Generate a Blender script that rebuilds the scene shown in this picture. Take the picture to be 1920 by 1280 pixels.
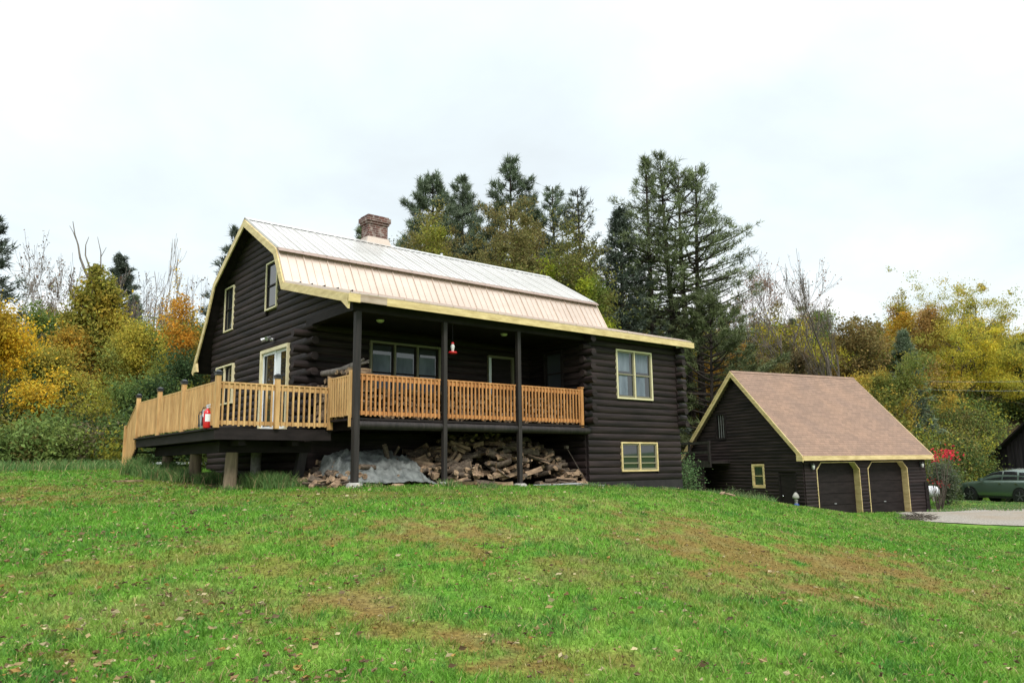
import bpy, math, random
import numpy as np
from mathutils import Vector
for o in list(bpy.data.objects): bpy.data.objects.remove(o)
S = bpy.context.scene
COL = S.collection
PI = math.pi
# ------------------------------------------------------------------ camera
F = 1429.3172; CX, CY, CZ = -7.9613, -15.2744, -1.1058
YAW, PITCH, ROLL = 0.6861, 0.1621, -0.0131
def cam_axes():
    fw = np.array([math.sin(YAW)*math.cos(PITCH), math.cos(YAW)*math.cos(PITCH), math.sin(PITCH)])
    rt = np.array([math.cos(YAW), -math.sin(YAW), 0]); up = np.cross(rt, fw)
    return rt*math.cos(ROLL)+up*math.sin(ROLL), up*math.cos(ROLL)-rt*math.sin(ROLL), fw
RT, UP, FW = cam_axes(); CAM = np.array([CX, CY, CZ])
cd = bpy.data.cameras.new('camera'); cam = bpy.data.objects.new('camera', cd); COL.objects.link(cam)
cd.sensor_width = 36; cd.lens = F/1920*36; cd.clip_start = .1; cd.clip_end = 3000
from mathutils import Matrix
cam.matrix_world = Matrix(((RT[0], UP[0], -FW[0], CX), (RT[1], UP[1], -FW[1], CY), (RT[2], UP[2], -FW[2], CZ), (0, 0, 0, 1)))
S.camera = cam
# ------------------------------------------------------------------ light
SUN_EL, SUN_AZ = math.radians(48), math.radians(200)     # azimuth clockwise from +Y
S.view_settings.view_transform = 'Standard'; S.view_settings.look = 'None'
S.view_settings.exposure = 0.78; S.view_settings.gamma = 1; S.view_settings.use_curve_mapping = False
W = bpy.data.worlds.new('World'); S.world = W; W.use_nodes = True
nt = W.node_tree; nt.nodes.clear()
def N(nt, t, **k):
    n = nt.nodes.new(t)
    for a, b in k.items(): setattr(n, a, b)
    return n
def L(nt, a, b): nt.links.new(a, b)
def ramp(nt, fac, stops):
    r = N(nt, 'ShaderNodeValToRGB'); L(nt, fac, r.inputs[0]); e = r.color_ramp.elements
    while len(e) < len(stops): e.new(.5)
    for i, (p, c) in enumerate(stops): e[i].position = p; e[i].color = (*c, 1) if len(c) == 3 else c
    return r.outputs[0]
def mth(nt, op, a, b=None, c=None):
    n = N(nt, 'ShaderNodeMath', operation=op)
    for i, v in enumerate((a, b, c)):
        if v is None: continue
        if isinstance(v, (int, float)): n.inputs[i].default_value = v
        else: L(nt, v, n.inputs[i])
    return n.outputs[0]
def mixc(nt, fac, a, b, mode='MIX'):
    n = N(nt, 'ShaderNodeMix', data_type='RGBA', blend_type=mode)
    for s, v in ((n.inputs[0], fac), (n.inputs[6], a), (n.inputs[7], b)):
        if isinstance(v, (int, float)): s.default_value = v
        elif isinstance(v, tuple): s.default_value = (*v, 1) if len(v) == 3 else v
        else: L(nt, v, s)
    return n.outputs[2]
tc = N(nt, 'ShaderNodeTexCoord'); sep = N(nt, 'ShaderNodeSeparateXYZ'); L(nt, tc.outputs['Generated'], sep.inputs[0])
zz = mth(nt, 'MAXIMUM', sep.outputs[2], 0.0)
den = mth(nt, 'ADD', zz, .22)
cmb = N(nt, 'ShaderNodeCombineXYZ'); L(nt, mth(nt, 'DIVIDE', sep.outputs[0], den), cmb.inputs[0]); L(nt, mth(nt, 'DIVIDE', sep.outputs[1], den), cmb.inputs[1])
no = N(nt, 'ShaderNodeTexNoise'); no.inputs['Scale'].default_value = 1.15; no.inputs['Detail'].default_value = 6; no.inputs['Roughness'].default_value = .52; no.inputs['Distortion'].default_value = .25
L(nt, cmb.outputs[0], no.inputs['Vector'])
cloud = ramp(nt, no.outputs[0], [(.30, (.505, .55, .575)), (.42, (.555, .615, .64)), (.52, (.61, .665, .68)), (.60, (.67, .69, .69)), (.70, (.70, .70, .70))])
sky = N(nt, 'ShaderNodeTexSky', sky_type='NISHITA'); sky.sun_disc = False; sky.sun_elevation = SUN_EL; sky.sun_rotation = SUN_AZ
skm = mixc(nt, 1.0, sky.outputs[0], (.06, .06, .06), 'MULTIPLY')
mix = mixc(nt, .93, skm, cloud)
# overcast sky: brighter towards the zenith
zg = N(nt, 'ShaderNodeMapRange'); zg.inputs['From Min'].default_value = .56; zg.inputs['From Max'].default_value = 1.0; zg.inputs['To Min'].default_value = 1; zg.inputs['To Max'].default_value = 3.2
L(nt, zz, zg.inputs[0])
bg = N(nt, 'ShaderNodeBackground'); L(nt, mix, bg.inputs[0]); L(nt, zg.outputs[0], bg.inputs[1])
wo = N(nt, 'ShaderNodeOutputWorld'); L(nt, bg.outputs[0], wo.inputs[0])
sd = bpy.data.lights.new('sun', 'SUN'); so = bpy.data.objects.new('sun', sd); COL.objects.link(so)
sd.energy = 1.5; sd.angle = math.radians(16); sd.color = (1, .96, .9)
so.rotation_euler = (PI/2-SUN_EL, 0, PI-SUN_AZ); so.location = (0, 0, 30)
S.cycles.max_bounces = 6; S.cycles.transparent_max_bounces = 6
# ------------------------------------------------------------------ helpers
def put(o, parent=None):
    COL.objects.link(o)
    if parent is not None: o.parent = parent
    return o
def tag(o, label=None, cat=None, group=None, kind=None):
    for k, v in (('label', label), ('category', cat), ('group', group), ('kind', kind)):
        if v: o[k] = v
    return o
def thing(name, label, cat, loc=(0, 0, 0), rz=0, group=None):
    o = bpy.data.objects.new(name, None); o.empty_display_size = .3; put(o); o.location = loc; o.rotation_euler = (0, 0, rz)
    return tag(o, label, cat, group)
def root_of(o):
    while o.parent: o = o.parent
    return o
class MB:
    def __init__(s): s.v = []; s.f = []; s.m = []; s.sm = []
    def add(s, vs, fs, mi=0, smooth=False):
        n = len(s.v); s.v += [tuple(map(float, p)) for p in vs]
        for f in fs: s.f.append(tuple(i+n for i in f)); s.m.append(mi); s.sm.append(smooth)
    def box(s, a, b, mi=0, fr=None):
        x0, y0, z0 = a; x1, y1, z1 = b
        vs = [(x0, y0, z0), (x1, y0, z0), (x1, y1, z0), (x0, y1, z0), (x0, y0, z1), (x1, y0, z1), (x1, y1, z1), (x0, y1, z1)]
        if fr is not None: vs = [fr(*p) for p in vs]
        s.add(vs, [(0, 3, 2, 1), (4, 5, 6, 7), (0, 1, 5, 4), (1, 2, 6, 5), (2, 3, 7, 6), (3, 0, 4, 7)], mi)
    def prism(s, poly, ext, mi=0):               # poly: list of 3D points, ext: vector
        n = len(poly); e = np.array(ext, float)
        vs = [np.array(p, float) for p in poly]; vs = vs+[p+e for p in vs]
        s.add(vs, [tuple(range(n))[::-1], tuple(range(n, 2*n))]+[(i, (i+1) % n, n+(i+1) % n, n+i) for i in range(n)], mi)
    def tube(s, pts, rad, n=8, mi=0, caps=True, smooth=True):
        pts = [np.array(p, float) for p in pts]
        if isinstance(rad, (int, float)): rad = [rad]*len(pts)
        vs = []; fs = []
        for i, p in enumerate(pts):
            d = pts[min(i+1, len(pts)-1)]-pts[max(i-1, 0)]; d = d/(np.linalg.norm(d)+1e-9)
            a = np.array([0, 0, 1.]) if abs(d[2]) < .9 else np.array([1., 0, 0])
            u = np.cross(d, a); u /= np.linalg.norm(u); w = np.cross(d, u)
            for k in range(n):
                t = 2*PI*k/n; vs.append(p+rad[i]*(math.cos(t)*u+math.sin(t)*w))
        for i in range(len(pts)-1):
            for k in range(n): fs.append((i*n+k, i*n+(k+1) % n, (i+1)*n+(k+1) % n, (i+1)*n+k))
        s.add(vs, fs, mi, smooth)
        if caps: s.add(vs[:n], [tuple(range(n))], mi); s.add(vs[-n:], [tuple(range(n))[::-1]], mi)
    def lathe(s, c, prof, n=16, mi=0):           # prof: (r, z)
        vs = []; fs = []
        for r, z in prof:
            for k in range(n): t = 2*PI*k/n; vs.append((c[0]+r*math.cos(t), c[1]+r*math.sin(t), c[2]+z))
        for i in range(len(prof)-1):
            for k in range(n): fs.append((i*n+k, i*n+(k+1) % n, (i+1)*n+(k+1) % n, (i+1)*n+k))
        s.add(vs, fs, mi, True)
    def build(s, name, mat, parent=None, local=False):
        V = np.array(s.v, float)
        if parent is not None and not local:
            r = root_of(parent); V = V-np.array(r.location)
            a = -r.rotation_euler[2]; c, q = math.cos(a), math.sin(a)
            V = np.stack([V[:, 0]*c-V[:, 1]*q, V[:, 0]*q+V[:, 1]*c, V[:, 2]], 1)
        me = bpy.data.meshes.new(name); me.from_pydata(V.tolist(), [], s.f)
        for m in (mat if isinstance(mat, (list, tuple)) else [mat]): me.materials.append(m)
        me.polygons.foreach_set('material_index', s.m); me.polygons.foreach_set('use_smooth', s.sm); me.update()
        return put(bpy.data.objects.new(name, me), parent)
def np_mesh(name, V, Fc, mat, parent=None, cols=None, smooth=False, loc=None):
    """V (n,3), Fc (m,k), cols per face (m,3) or per vertex (n,3)"""
    me = bpy.data.meshes.new(name); k = Fc.shape[1]
    me.vertices.add(len(V)); me.vertices.foreach_set('co', V.astype(np.float32).ravel())
    me.loops.add(Fc.size); me.loops.foreach_set('vertex_index', Fc.astype(np.int32).ravel())
    me.polygons.add(len(Fc)); me.polygons.foreach_set('loop_start', np.arange(0, Fc.size, k, dtype=np.int32))
    me.polygons.foreach_set('use_smooth', np.full(len(Fc), smooth))
    me.update(calc_edges=True)
    if cols is not None:
        ca = me.color_attributes.new('tint', 'FLOAT_COLOR', 'POINT')
        c = np.ones((len(V), 4), np.float32)
        c[:, :3] = cols
        ca.data.foreach_set('color', c.ravel())
    me.materials.append(mat)
    o = bpy.data.objects.new(name, me); put(o, parent)
    if loc is not None: o.location = loc
    return o
# value noise
def vnoise(x, y, seed=0):
    xi = np.floor(x).astype(np.int64); yi = np.floor(y).astype(np.int64); xf = x-xi; yf = y-yi
    def h(a, b):
        n = (a*374761393+b*668265263+seed*144665) & 0xffffffff; n = ((n ^ (n >> 13))*1274126177) & 0xffffffff
        return ((n ^ (n >> 16)) & 0xffff)/65535.
    u = xf*xf*(3-2*xf); v = yf*yf*(3-2*yf)
    return (h(xi, yi)*(1-u)+h(xi+1, yi)*u)*(1-v)+(h(xi, yi+1)*(1-u)+h(xi+1, yi+1)*u)*v
def fbm(x, y, seed=0, o=4):
    s = 0; a = .5; t = 0
    for i in range(o): s = s+a*vnoise(x*2**i, y*2**i, seed+i*17); t += a; a *= .55
    return s/t
# ------------------------------------------------------------------ terrain
def hdir(px):
    d = RT*(px-960)/F+FW+UP*((640-880)/F); d = d.copy(); d[2] = 0; return d/np.linalg.norm(d)
def hor(px): return 886.6-(px-0)*0.0131
def at(px, d): p = CAM+hdir(px)*d; return float(p[0]), float(p[1])
def cosd(px): return float(hdir(px)@(FW/np.linalg.norm(FW[:2])*np.array([1, 1, 0])))
def zpix(px, py, d):                              # height that shows at this row when d metres off
    r = RT*(px-960)/F-UP*(py-640)/F+FW; return float(CZ+r[2]/math.hypot(r[0], r[1])*d)
CP = []
def cp(x, y, z): CP.append((x, y, z))
def cpp(px, py, d): x, y = at(px, d); cp(x, y, zpix(px, py, d))
def cpz(px, d, z): x, y = at(px, d); cp(x, y, z)
cp(CX, CY, -2.72); cpz(960, 5.2, -2.52); cpz(960, 10, -2.1); cpz(960, 14, -1.78); cpz(300, 6, -2.45); cpz(0, 10, -2.1); cpz(100, 18, -1.6)
cpz(1500, 6, -2.65); cpz(1920, 10, -3.0); cpz(1920, 20, -3.35); cpz(1500, 14, -2.45); cpz(1400, 19, -2.12); cpz(1750, 22, -3.1); cpz(-400, 12, -2.0)
for x, y, z in ((0, 0, -1.5), (2.4, 0, -1.53), (4.7, 0, -1.6), (7.3, -.1, -1.7), (11.2, -.1, -1.95), (-2, 1.6, -1.55), (-2, 4.2, -1.38), (-2, 6.8, -1.2), (-2.6, 9, -1.08), (2, 6, -1.35), (7, 6, -1.5), (11.5, 8, -1.7), (5, 12, -1.1), (-3, 13, -.95)): cp(x, y, z)
cpp(1330, 926, 24.5); cpp(1400, 936, 25); cpp(1500, 951, 26.5); cpp(1600, 967, 28); cpp(1690, 980, 29.5); cpp(1800, 989, 30); cpp(1920, 994, 30); cpp(2100, 996, 30)
for x, y, z in ((23, 2.5, -3.25), (27, 1.5, -3.4), (31, .5, -3.5), (22.5, 6, -2.9), (24, 10, -2.6), (32, 8, -3.3), (18, 4, -2.75), (16, 8, -2.2)): cp(x, y, z)
cpp(1850, 957, 39); cpp(1920, 957, 39); cpp(1850, 943, 49); cpp(1920, 944, 49); cpp(2050, 944, 49); cpp(1780, 940, 46); cpz(1880, 60, -3.7); cpz(2050, 60, -3.8)
cpp(100, 881, 27); cpp(-100, 884, 26); cpp(230, 880, 26)
cpz(-300, 45, .2); cpz(100, 45, 0); cpz(400, 45, 0); cpz(700, 45, 0); cpz(1000, 48, 0); cpz(1250, 50, .2); cpz(1500, 55, .2); cpz(1750, 62, -1.5); cpz(2300, 62, -3.5)
for px, z in ((-600, 6), (100, 6), (700, 7), (1200, 8), (1600, 8.5), (2000, 7), (2600, 2)): cpz(px, 95, z)
for px, z in ((-600, 14), (400, 16), (1300, 20), (2200, 18)): cpz(px, 220, z)
for a in range(0, 360, 30): cp(CX+700*math.cos(math.radians(a)), CY+700*math.sin(math.radians(a)), 14 if 0 <= a <= 120 else -2)
for a in (160, 200, 240, 280, 320): cp(CX+40*math.cos(math.radians(a)), CY+40*math.sin(math.radians(a)), -3.4)
P_ = np.array(CP); n_ = len(P_)
def _U(r2): return np.where(r2 > 1e-9, r2*np.log(r2+1e-12), 0)
SC = 30.
def _tps():
    X = P_[:, :2]/SC; K = _U(((X[:, None]-X[None])**2).sum(2))+np.eye(n_)*2e-4
    Q = np.hstack([np.ones((n_, 1)), X]); A = np.vstack([np.hstack([K, Q]), np.hstack([Q.T, np.zeros((3, 3))])])
    return np.linalg.solve(A, np.concatenate([P_[:, 2], np.zeros(3)]))
TW = _tps()
def H(x, y, bump=True):
    x = np.atleast_1d(np.asarray(x, float)); y = np.atleast_1d(np.asarray(y, float)); sh = x.shape; xf = x.ravel(); yf = y.ravel()
    out = np.empty(len(xf))
    for i in range(0, len(xf), 200000):
        a = xf[i:i+200000]/SC; b = yf[i:i+200000]/SC
        r2 = (a[:, None]-P_[None, :, 0]/SC)**2+(b[:, None]-P_[None, :, 1]/SC)**2
        out[i:i+200000] = _U(r2)@TW[:n_]+TW[n_]+TW[n_+1]*a+TW[n_+2]*b
    if bump: out += (fbm(xf*.55, yf*.55, 3, 4)-.5)*.10*np.clip((np.hypot(xf-CX, yf-CY)-2)/4, 0, 1)
    return out.reshape(sh)
def h1(x, y): return float(H(x, y)[0])
def hit(px, py):                                  # ground point seen at a pixel
    r = RT*(px-960)/F-UP*(py-640)/F+FW; r = r/math.hypot(r[0], r[1]); t = np.linspace(2.5, 90, 900)
    X = CAM[0]+r[0]*t; Y = CAM[1]+r[1]*t; Z = CAM[2]+r[2]*t; k = np.argmax(Z < H(X, Y)); return float(X[k]), float(Y[k])
# driveway region test: strip in front of the garage running off to the right
GA = (23.063, 2.743); GTH = -.226
def gw(lx, ly, z=0): c, s = math.cos(GTH), math.sin(GTH); return (GA[0]+lx*c-ly*s, GA[1]+lx*s+ly*c, z)
def gl(x, y):
    c, s = math.cos(GTH), math.sin(GTH); dx = x-GA[0]; dy = y-GA[1]; return dx*c+dy*s, -dx*s+dy*c
DPX = [(1688, 963), (1710, 957.5), (1752, 956), (1800, 955.5), (1850, 953), (1920, 950.5), (2150, 947), (2150, 1001), (1920, 993), (1850, 991), (1800, 989), (1755, 981), (1710, 971)]
DP = [hit(*p) for p in DPX]
def inpoly(x, y, poly):
    x = np.asarray(x); ins = np.zeros(x.shape, bool); n = len(poly)
    for i in range(n):
        x0, y0 = poly[i]; x1, y1 = poly[(i+1) % n]
        c = ((y0 > y) != (y1 > y)) & (x < (x1-x0)*(y-y0)/(y1-y0+1e-12)+x0); ins ^= c
    return ins
BROWN = []                                        # worn patches: centre, radii, angle, strength
for px, py, ax, ay, st in ((1400, 1030, 1.9, 1.15, 1.0), (1530, 1050, 2.2, 1.1, 1.), (1290, 1010, 1.5, .9, .7), (1660, 1075, 1.6, .9, .8), (1290, 985, 1.0, .8, .9), (820, 1000, 1.3, .8, .9), (1200, 1075, 1.6, .5, .5),
        (640, 1120, .75, .5, .85), (520, 1075, .9, .35, .7), (700, 1140, .35, .3, .95), (760, 1185, .4, .2, .9), (560, 1185, .25, .15, .8), (850, 1200, .35, .22, 1.), (905, 1215, .3, .2, 1.), (990, 1245, .45, .2, 1.), (500, 1180, .3, .15, .7), (150, 1235, .3, .12, .9), (130, 1180, .2, .1, .8), (420, 1120, .3, .15, .6), (1200, 1260, .3, .12, .6), (380, 1035, .5, .35, .6), (180, 1062, .5, .4, .7), (30, 930, 2.2, .9, .8), (330, 905, 1.5, .5, .5), (1130, 1085, .8, .4, .35), (1050, 1235, .5, .2, .5), (560, 930, 3.5, .5, .55), (860, 930, 3, .35, .4)):
    x, y = hit(px, py); BROWN.append((x, y, ax*1.1, ay*1.9 if py < 1100 else ay*1.3, st))
def brown(x, y):
    m = np.zeros(np.shape(x)); u = hdir(960); v = np.array([u[1], -u[0]])
    n = fbm(x*1.3, y*1.3, 40, 5); n2 = fbm(x*6.5, y*6.5, 44, 3)
    for cx, cy, ax, ay, st in BROWN:
        dx = x-cx; dy = y-cy; a = (dx*v[0]+dy*v[1])/ax; b = (dx*u[0]+dy*u[1])/ay
        m = np.maximum(m, st*np.clip(1.38-np.sqrt(a*a+b*b)*1.0-(n-.5)*2.6-(n2-.5)*3.2, 0, 1))
    return np.clip(m, 0, 1)
def lawn_col(x, y):
    x = np.asarray(x, float); y = np.asarray(y, float)
    g1 = np.array([.115, .262, .028]); g2 = np.array([.19, .305, .05]); g3 = np.array([.055, .165, .026]); br = np.array([.20, .098, .038]); st = np.array([.30, .25, .095])
    n = fbm(x*.35, y*.35, 5, 4); m = fbm(x*1.7, y*1.7, 9, 4); k = fbm(x*.9+7, y*.9, 23, 3)
    n = .45*n+.55*fbm(x*2.6, y*2.6, 71, 4); m = .35*m+.65*fbm(x*6, y*6, 73, 3); c = g1+(g2-g1)*np.clip((n-.45)*4, 0, 1)[..., None]; c = c+(g3-c)*np.clip((m-.50)*5, 0, .9)[..., None]
    c = c+(st-c)*np.clip((k-.60)*2.5, 0, .4)[..., None]
    b = brown(x, y); bb = br+(st-br)*np.clip((m-.5)*2.5, 0, .8)[..., None]
    return c+(bb-c)*(b*.8)[..., None], b
# ------------------------------------------------------------------ materials
def mat(name, col=(.5, .5, .5), rough=.6, spec=.4, metal=0):
    m = bpy.data.materials.new(name); m.use_nodes = True; b = m.node_tree.nodes['Principled BSDF']
    b.inputs['Base Color'].default_value = (*col, 1); b.inputs['Roughness'].default_value = rough
    b.inputs['Specular IOR Level'].default_value = spec; b.inputs['Metallic'].default_value = metal
    return m, m.node_tree, b
def noisy(name, c0, c1, scale=(3, 3, 3), rough=.6, spec=.35, detail=6, bump=0, lo=.35, hi=.65, metal=0, bdist=.01):
    m, nt, b = mat(name, c0, rough, spec, metal)
    t = N(nt, 'ShaderNodeTexCoord'); mp = N(nt, 'ShaderNodeMapping'); mp.inputs['Scale'].default_value = scale; L(nt, t.outputs['Object'], mp.inputs[0])
    n = N(nt, 'ShaderNodeTexNoise'); n.inputs['Scale'].default_value = 1; n.inputs['Detail'].default_value = detail; n.inputs['Roughness'].default_value = .65; L(nt, mp.outputs[0], n.inputs['Vector'])
    L(nt, ramp(nt, n.outputs[0], [(lo, c0), (hi, c1)]), b.inputs['Base Color'])
    if bump:
        bp = N(nt, 'ShaderNodeBump'); bp.inputs['Strength'].default_value = bump; bp.inputs['Distance'].default_value = bdist; L(nt, n.outputs[0], bp.inputs['Height']); L(nt, bp.outputs[0], b.inputs['Normal'])
    return m
M = {}
M['log'] = noisy('dark_stained_log', (.0095, .0062, .0061), (.034, .0232, .0228), (.9, .9, 22), .68, .25, 9, .7)
_nt = M['log'].node_tree; _b = _nt.nodes['Principled BSDF']; _c = _b.inputs['Base Color'].links[0].from_socket
_t = N(_nt, 'ShaderNodeTexCoord'); _m = N(_nt, 'ShaderNodeMapping'); _m.inputs['Scale'].default_value = (.5, .5, 5.3); L(_nt, _t.outputs['Object'], _m.inputs[0])
_n = N(_nt, 'ShaderNodeTexNoise'); _n.inputs['Scale'].default_value = 1; _n.inputs['Detail'].default_value = 3; L(_nt, _m.outputs[0], _n.inputs['Vector'])
L(_nt, mixc(_nt, 1., _c, ramp(_nt, _n.outputs[0], [(.35, (.55, .55, .56)), (.65, (1.5, 1.42, 1.38))]), 'MULTIPLY'), _b.inputs['Base Color'])
M['dark'] = noisy('dark_stained_board', (.011, .0078, .0076), (.024, .0175, .017), (2, 2, 9), .7, .2, 6, .2)
M['post'] = noisy('weathered_dark_post', (.012, .0095, .0092), (.036, .028, .026), (14, 14, 1.0), .6, .35, 6, .3)
M['yellow'] = noisy('pale_yellow_trim_paint', (.50, .365, .16), (.75, .585, .295), (2.2, 2.2, 9), .5, .4, 6)
M['cream'] = noisy('cream_trim_paint', (.64, .55, .33), (.74, .66, .44), (2, 2, 3), .5, .4)
M['bare'] = noisy('unpainted_fascia_wood', (.30, .21, .15), (.50, .40, .32), (2, 2, 9), .7, .2)
M['pine'] = noisy('fresh_pressure_treated_pine', (.40, .22, .085), (.68, .43, .19), (7, 7, 1.2), .6, .3, 7, .15)
M['pine2'] = noisy('orange_cedar_railing', (.34, .14, .045), (.60, .285, .105), (7, 7, 1.2), .6, .3, 7, .15)
M['pillar'] = noisy('weathered_round_post', (.085, .062, .042), (.24, .18, .12), (9, 9, 1.1), .8, .2, 7, .5)
M['concrete'] = noisy('dark_painted_concrete', (.022, .020, .020), (.036, .032, .032), (4, 4, 4), .85, .2, 6, .2)
M['stone'] = noisy('grey_concrete_pad', (.22, .21, .19), (.42, .40, .36), (9, 9, 9), .9, .2, 6, .3)
M['white'] = noisy('white_vinyl', (.74, .76, .78), (.82, .84, .86), (3, 3, 3), .4, .5)
M['black'] = mat('black_plastic', (.014, .014, .016), .35, .5)[0]
M['glass'] = mat('dark_window_glass', (.022, .025, .028), .03, .9)[0]
M['glassp'] = mat('porch_window_glass', (.05, .055, .065), .03, 1.0)[0]
M['curtain'] = noisy('pale_blue_grey_curtain', (.105, .125, .155), (.20, .23, .275), (3, 3, .8), .8, .2)
M['sash'] = mat('olive_grey_sash', (.20, .18, .115), .5, .4)[0]
M['red'] = mat('red_enamel', (.55, .015, .02), .25, .6)[0]
M['galv'] = noisy('galvanised_steel', (.30, .31, .32), (.5, .5, .5), (12, 12, 12), .45, .5, metal=.7)
M['tarp'] = noisy('grey_green_tarp', (.075, .082, .078), (.19, .20, .188), (5, 5, 5), .5, .4, 8, .8, bdist=.03)
M['bark'] = noisy('grey_brown_bark', (.045, .036, .028), (.15, .125, .10), (9, 9, 2.2), .9, .15, 7, .6)
M['darkbark'] = noisy('dark_pine_bark', (.025, .02, .017), (.075, .06, .05), (9, 9, 2.2), .9, .15, 7, .5)
M['greybark'] = noisy('pale_grey_twig_bark', (.12, .10, .088), (.26, .225, .20), (9, 9, 3), .9, .15)
M['fbark'] = noisy('firewood_bark', (.045, .033, .025), (.15, .115, .085), (14, 14, 14), .9, .15, 6, .5)
M['fwood'] = noisy('split_firewood_face', (.10, .064, .042), (.42, .29, .185), (3.2, 16, 16), .85, .15, 6, .3)
M['lamp'] = mat('frosted_lamp_glass', (.6, .6, .58), .3, .5)[0]
M['chrome'] = mat('polished_metal', (.6, .6, .62), .2, .5, 1)[0]
# metal roof
def roofmat(name, c0, c1, rough, metal):
    m = noisy(name, c0, c1, (.35, 1.1, 1.1), rough, .7, 5, 0, .35, .65, metal); return m
M['roof'] = roofmat('tan_ribbed_metal_roof', (.485, .38, .31), (.57, .46, .385), .30, .35)
M['roofpale'] = roofmat('sky_sheen_ribbed_metal_roof', (.42, .40, .375), (.51, .485, .46), .30, .2)  # paler than the tan roof: sky reflection on the upper slope put into the colour
M['rust'] = roofmat('brown_roof_trim', (.20, .125, .09), (.30, .20, .15), .45, .2)
# shingles
def shingle():
    m, nt, b = mat('brown_asphalt_shingles', (.3, .2, .17), .9, .15)
    t = N(nt, 'ShaderNodeTexCoord'); s = N(nt, 'ShaderNodeSeparateXYZ'); L(nt, t.outputs['Object'], s.inputs[0])
    c = N(nt, 'ShaderNodeCombineXYZ'); L(nt, s.outputs[0], c.inputs[0]); L(nt, mth(nt, 'MULTIPLY', s.outputs[2], 1.42), c.inputs[1])
    br = N(nt, 'ShaderNodeTexBrick'); L(nt, c.outputs[0], br.inputs[0]); br.inputs['Scale'].default_value = 1
    br.inputs['Brick Width'].default_value = .30; br.inputs['Row Height'].default_value = .145; br.inputs['Mortar Size'].default_value = .007; br.offset = .37
    br.inputs['Color1'].default_value = (.29, .192, .142, 1); br.inputs['Color2'].default_value = (.225, .152, .115, 1); br.inputs['Mortar'].default_value = (.155, .105, .08, 1); br.inputs['Bias'].default_value = -.1
    n = N(nt, 'ShaderNodeTexNoise'); n.inputs['Scale'].default_value = .8; n.inputs['Detail'].default_value = 8; L(nt, t.outputs['Object'], n.inputs['Vector'])
    g = N(nt, 'ShaderNodeTexNoise'); g.inputs['Scale'].default_value = 60; L(nt, t.outputs['Object'], g.inputs['Vector'])
    x = mixc(nt, 1., br.outputs[0], ramp(nt, n.outputs[0], [(.3, (.88, .89, .92)), (.7, (1.06, 1.03, 1.0))]), 'MULTIPLY')
    L(nt, mixc(nt, 1., x, ramp(nt, g.outputs[0], [(.3, (.8, .8, .8)), (.7, (1.15, 1.15, 1.15))]), 'MULTIPLY'), b.inputs['Base Color'])
    return m
M['shingle'] = shingle()
def brick():
    m, nt, b = mat('weathered_red_brick', (.3, .15, .1), .9, .15)
    t = N(nt, 'ShaderNodeTexCoord'); s = N(nt, 'ShaderNodeSeparateXYZ'); L(nt, t.outputs['Object'], s.inputs[0])
    c = N(nt, 'ShaderNodeCombineXYZ'); L(nt, mth(nt, 'ADD', s.outputs[0], s.outputs[1]), c.inputs[0]); L(nt, s.outputs[2], c.inputs[1])
    br = N(nt, 'ShaderNodeTexBrick'); L(nt, c.outputs[0], br.inputs[0]); br.inputs['Scale'].default_value = 1
    br.inputs['Brick Width'].default_value = .21; br.inputs['Row Height'].default_value = .075; br.inputs['Mortar Size'].default_value = .008
    br.inputs['Color1'].default_value = (.145, .062, .05, 1); br.inputs['Color2'].default_value = (.08, .045, .04, 1); br.inputs['Mortar'].default_value = (.28, .23, .21, 1)
    n = N(nt, 'ShaderNodeTexNoise'); n.inputs['Scale'].default_value = 3.5; n.inputs['Detail'].default_value = 8; L(nt, t.outputs['Object'], n.inputs['Vector'])
    L(nt, mixc(nt, ramp(nt, n.outputs[0], [(.56, (0, 0, 0)), (.68, (.8, .8, .8))]), br.outputs[0], (.42, .36, .33)), b.inputs['Base Color'])
    return m
M['brick'] = brick()
def planks():
    m, nt, b = mat('dark_barn_planks', (.03, .025, .03), .8, .2)
    t = N(nt, 'ShaderNodeTexCoord'); mp = N(nt, 'ShaderNodeMapping'); mp.inputs['Scale'].default_value = (4.5, 4.5, .25); L(nt, t.outputs['Object'], mp.inputs[0])
    n = N(nt, 'ShaderNodeTexNoise'); n.inputs['Scale'].default_value = 1; n.inputs['Detail'].default_value = 3; L(nt, mp.outputs[0], n.inputs['Vector'])
    L(nt, ramp(nt, n.outputs[0], [(.35, (.016, .013, .016)), (.7, (.05, .04, .045))]), b.inputs['Base Color']); return m
M['planks'] = planks()
def tinted(name, transl=.3, rough=.7, spec=.15, var=.35, nscale=3.0):
    m, nt, b = mat(name, (.1, .2, .05), rough, spec)
    a = N(nt, 'ShaderNodeAttribute', attribute_name='tint'); g = N(nt, 'ShaderNodeNewGeometry')
    n = N(nt, 'ShaderNodeTexNoise'); n.inputs['Scale'].default_value = nscale; n.inputs['Detail'].default_value = 4; L(nt, g.outputs['Position'], n.inputs['Vector'])
    c = mixc(nt, 1., a.outputs['Color'], ramp(nt, n.outputs[0], [(.3, (1-var,)*3), (.7, (1+var,)*3)]), 'MULTIPLY')
    L(nt, c, b.inputs['Base Color'])
    if transl:
        tr = N(nt, 'ShaderNodeBsdfTranslucent'); L(nt, c, tr.inputs[0]); mx = N(nt, 'ShaderNodeMixShader'); mx.inputs[0].default_value = transl
        L(nt, b.outputs[0], mx.inputs[1]); L(nt, tr.outputs[0], mx.inputs[2]); L(nt, mx.outputs[0], nt.nodes['Material Output'].inputs[0])
    return m
M['leaf'] = tinted('autumn_leaves', .35)
M['needle'] = tinted('conifer_needles', .12, .6, .2)
M['blade'] = tinted('grass_blades', .35, .6, .2, .25, 5)
M['soil'] = tinted('lawn_soil_and_thatch', 0, .95, .05, .45, 22)
M['dleaf'] = tinted('dead_leaves', .2, .7, .2)
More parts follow.
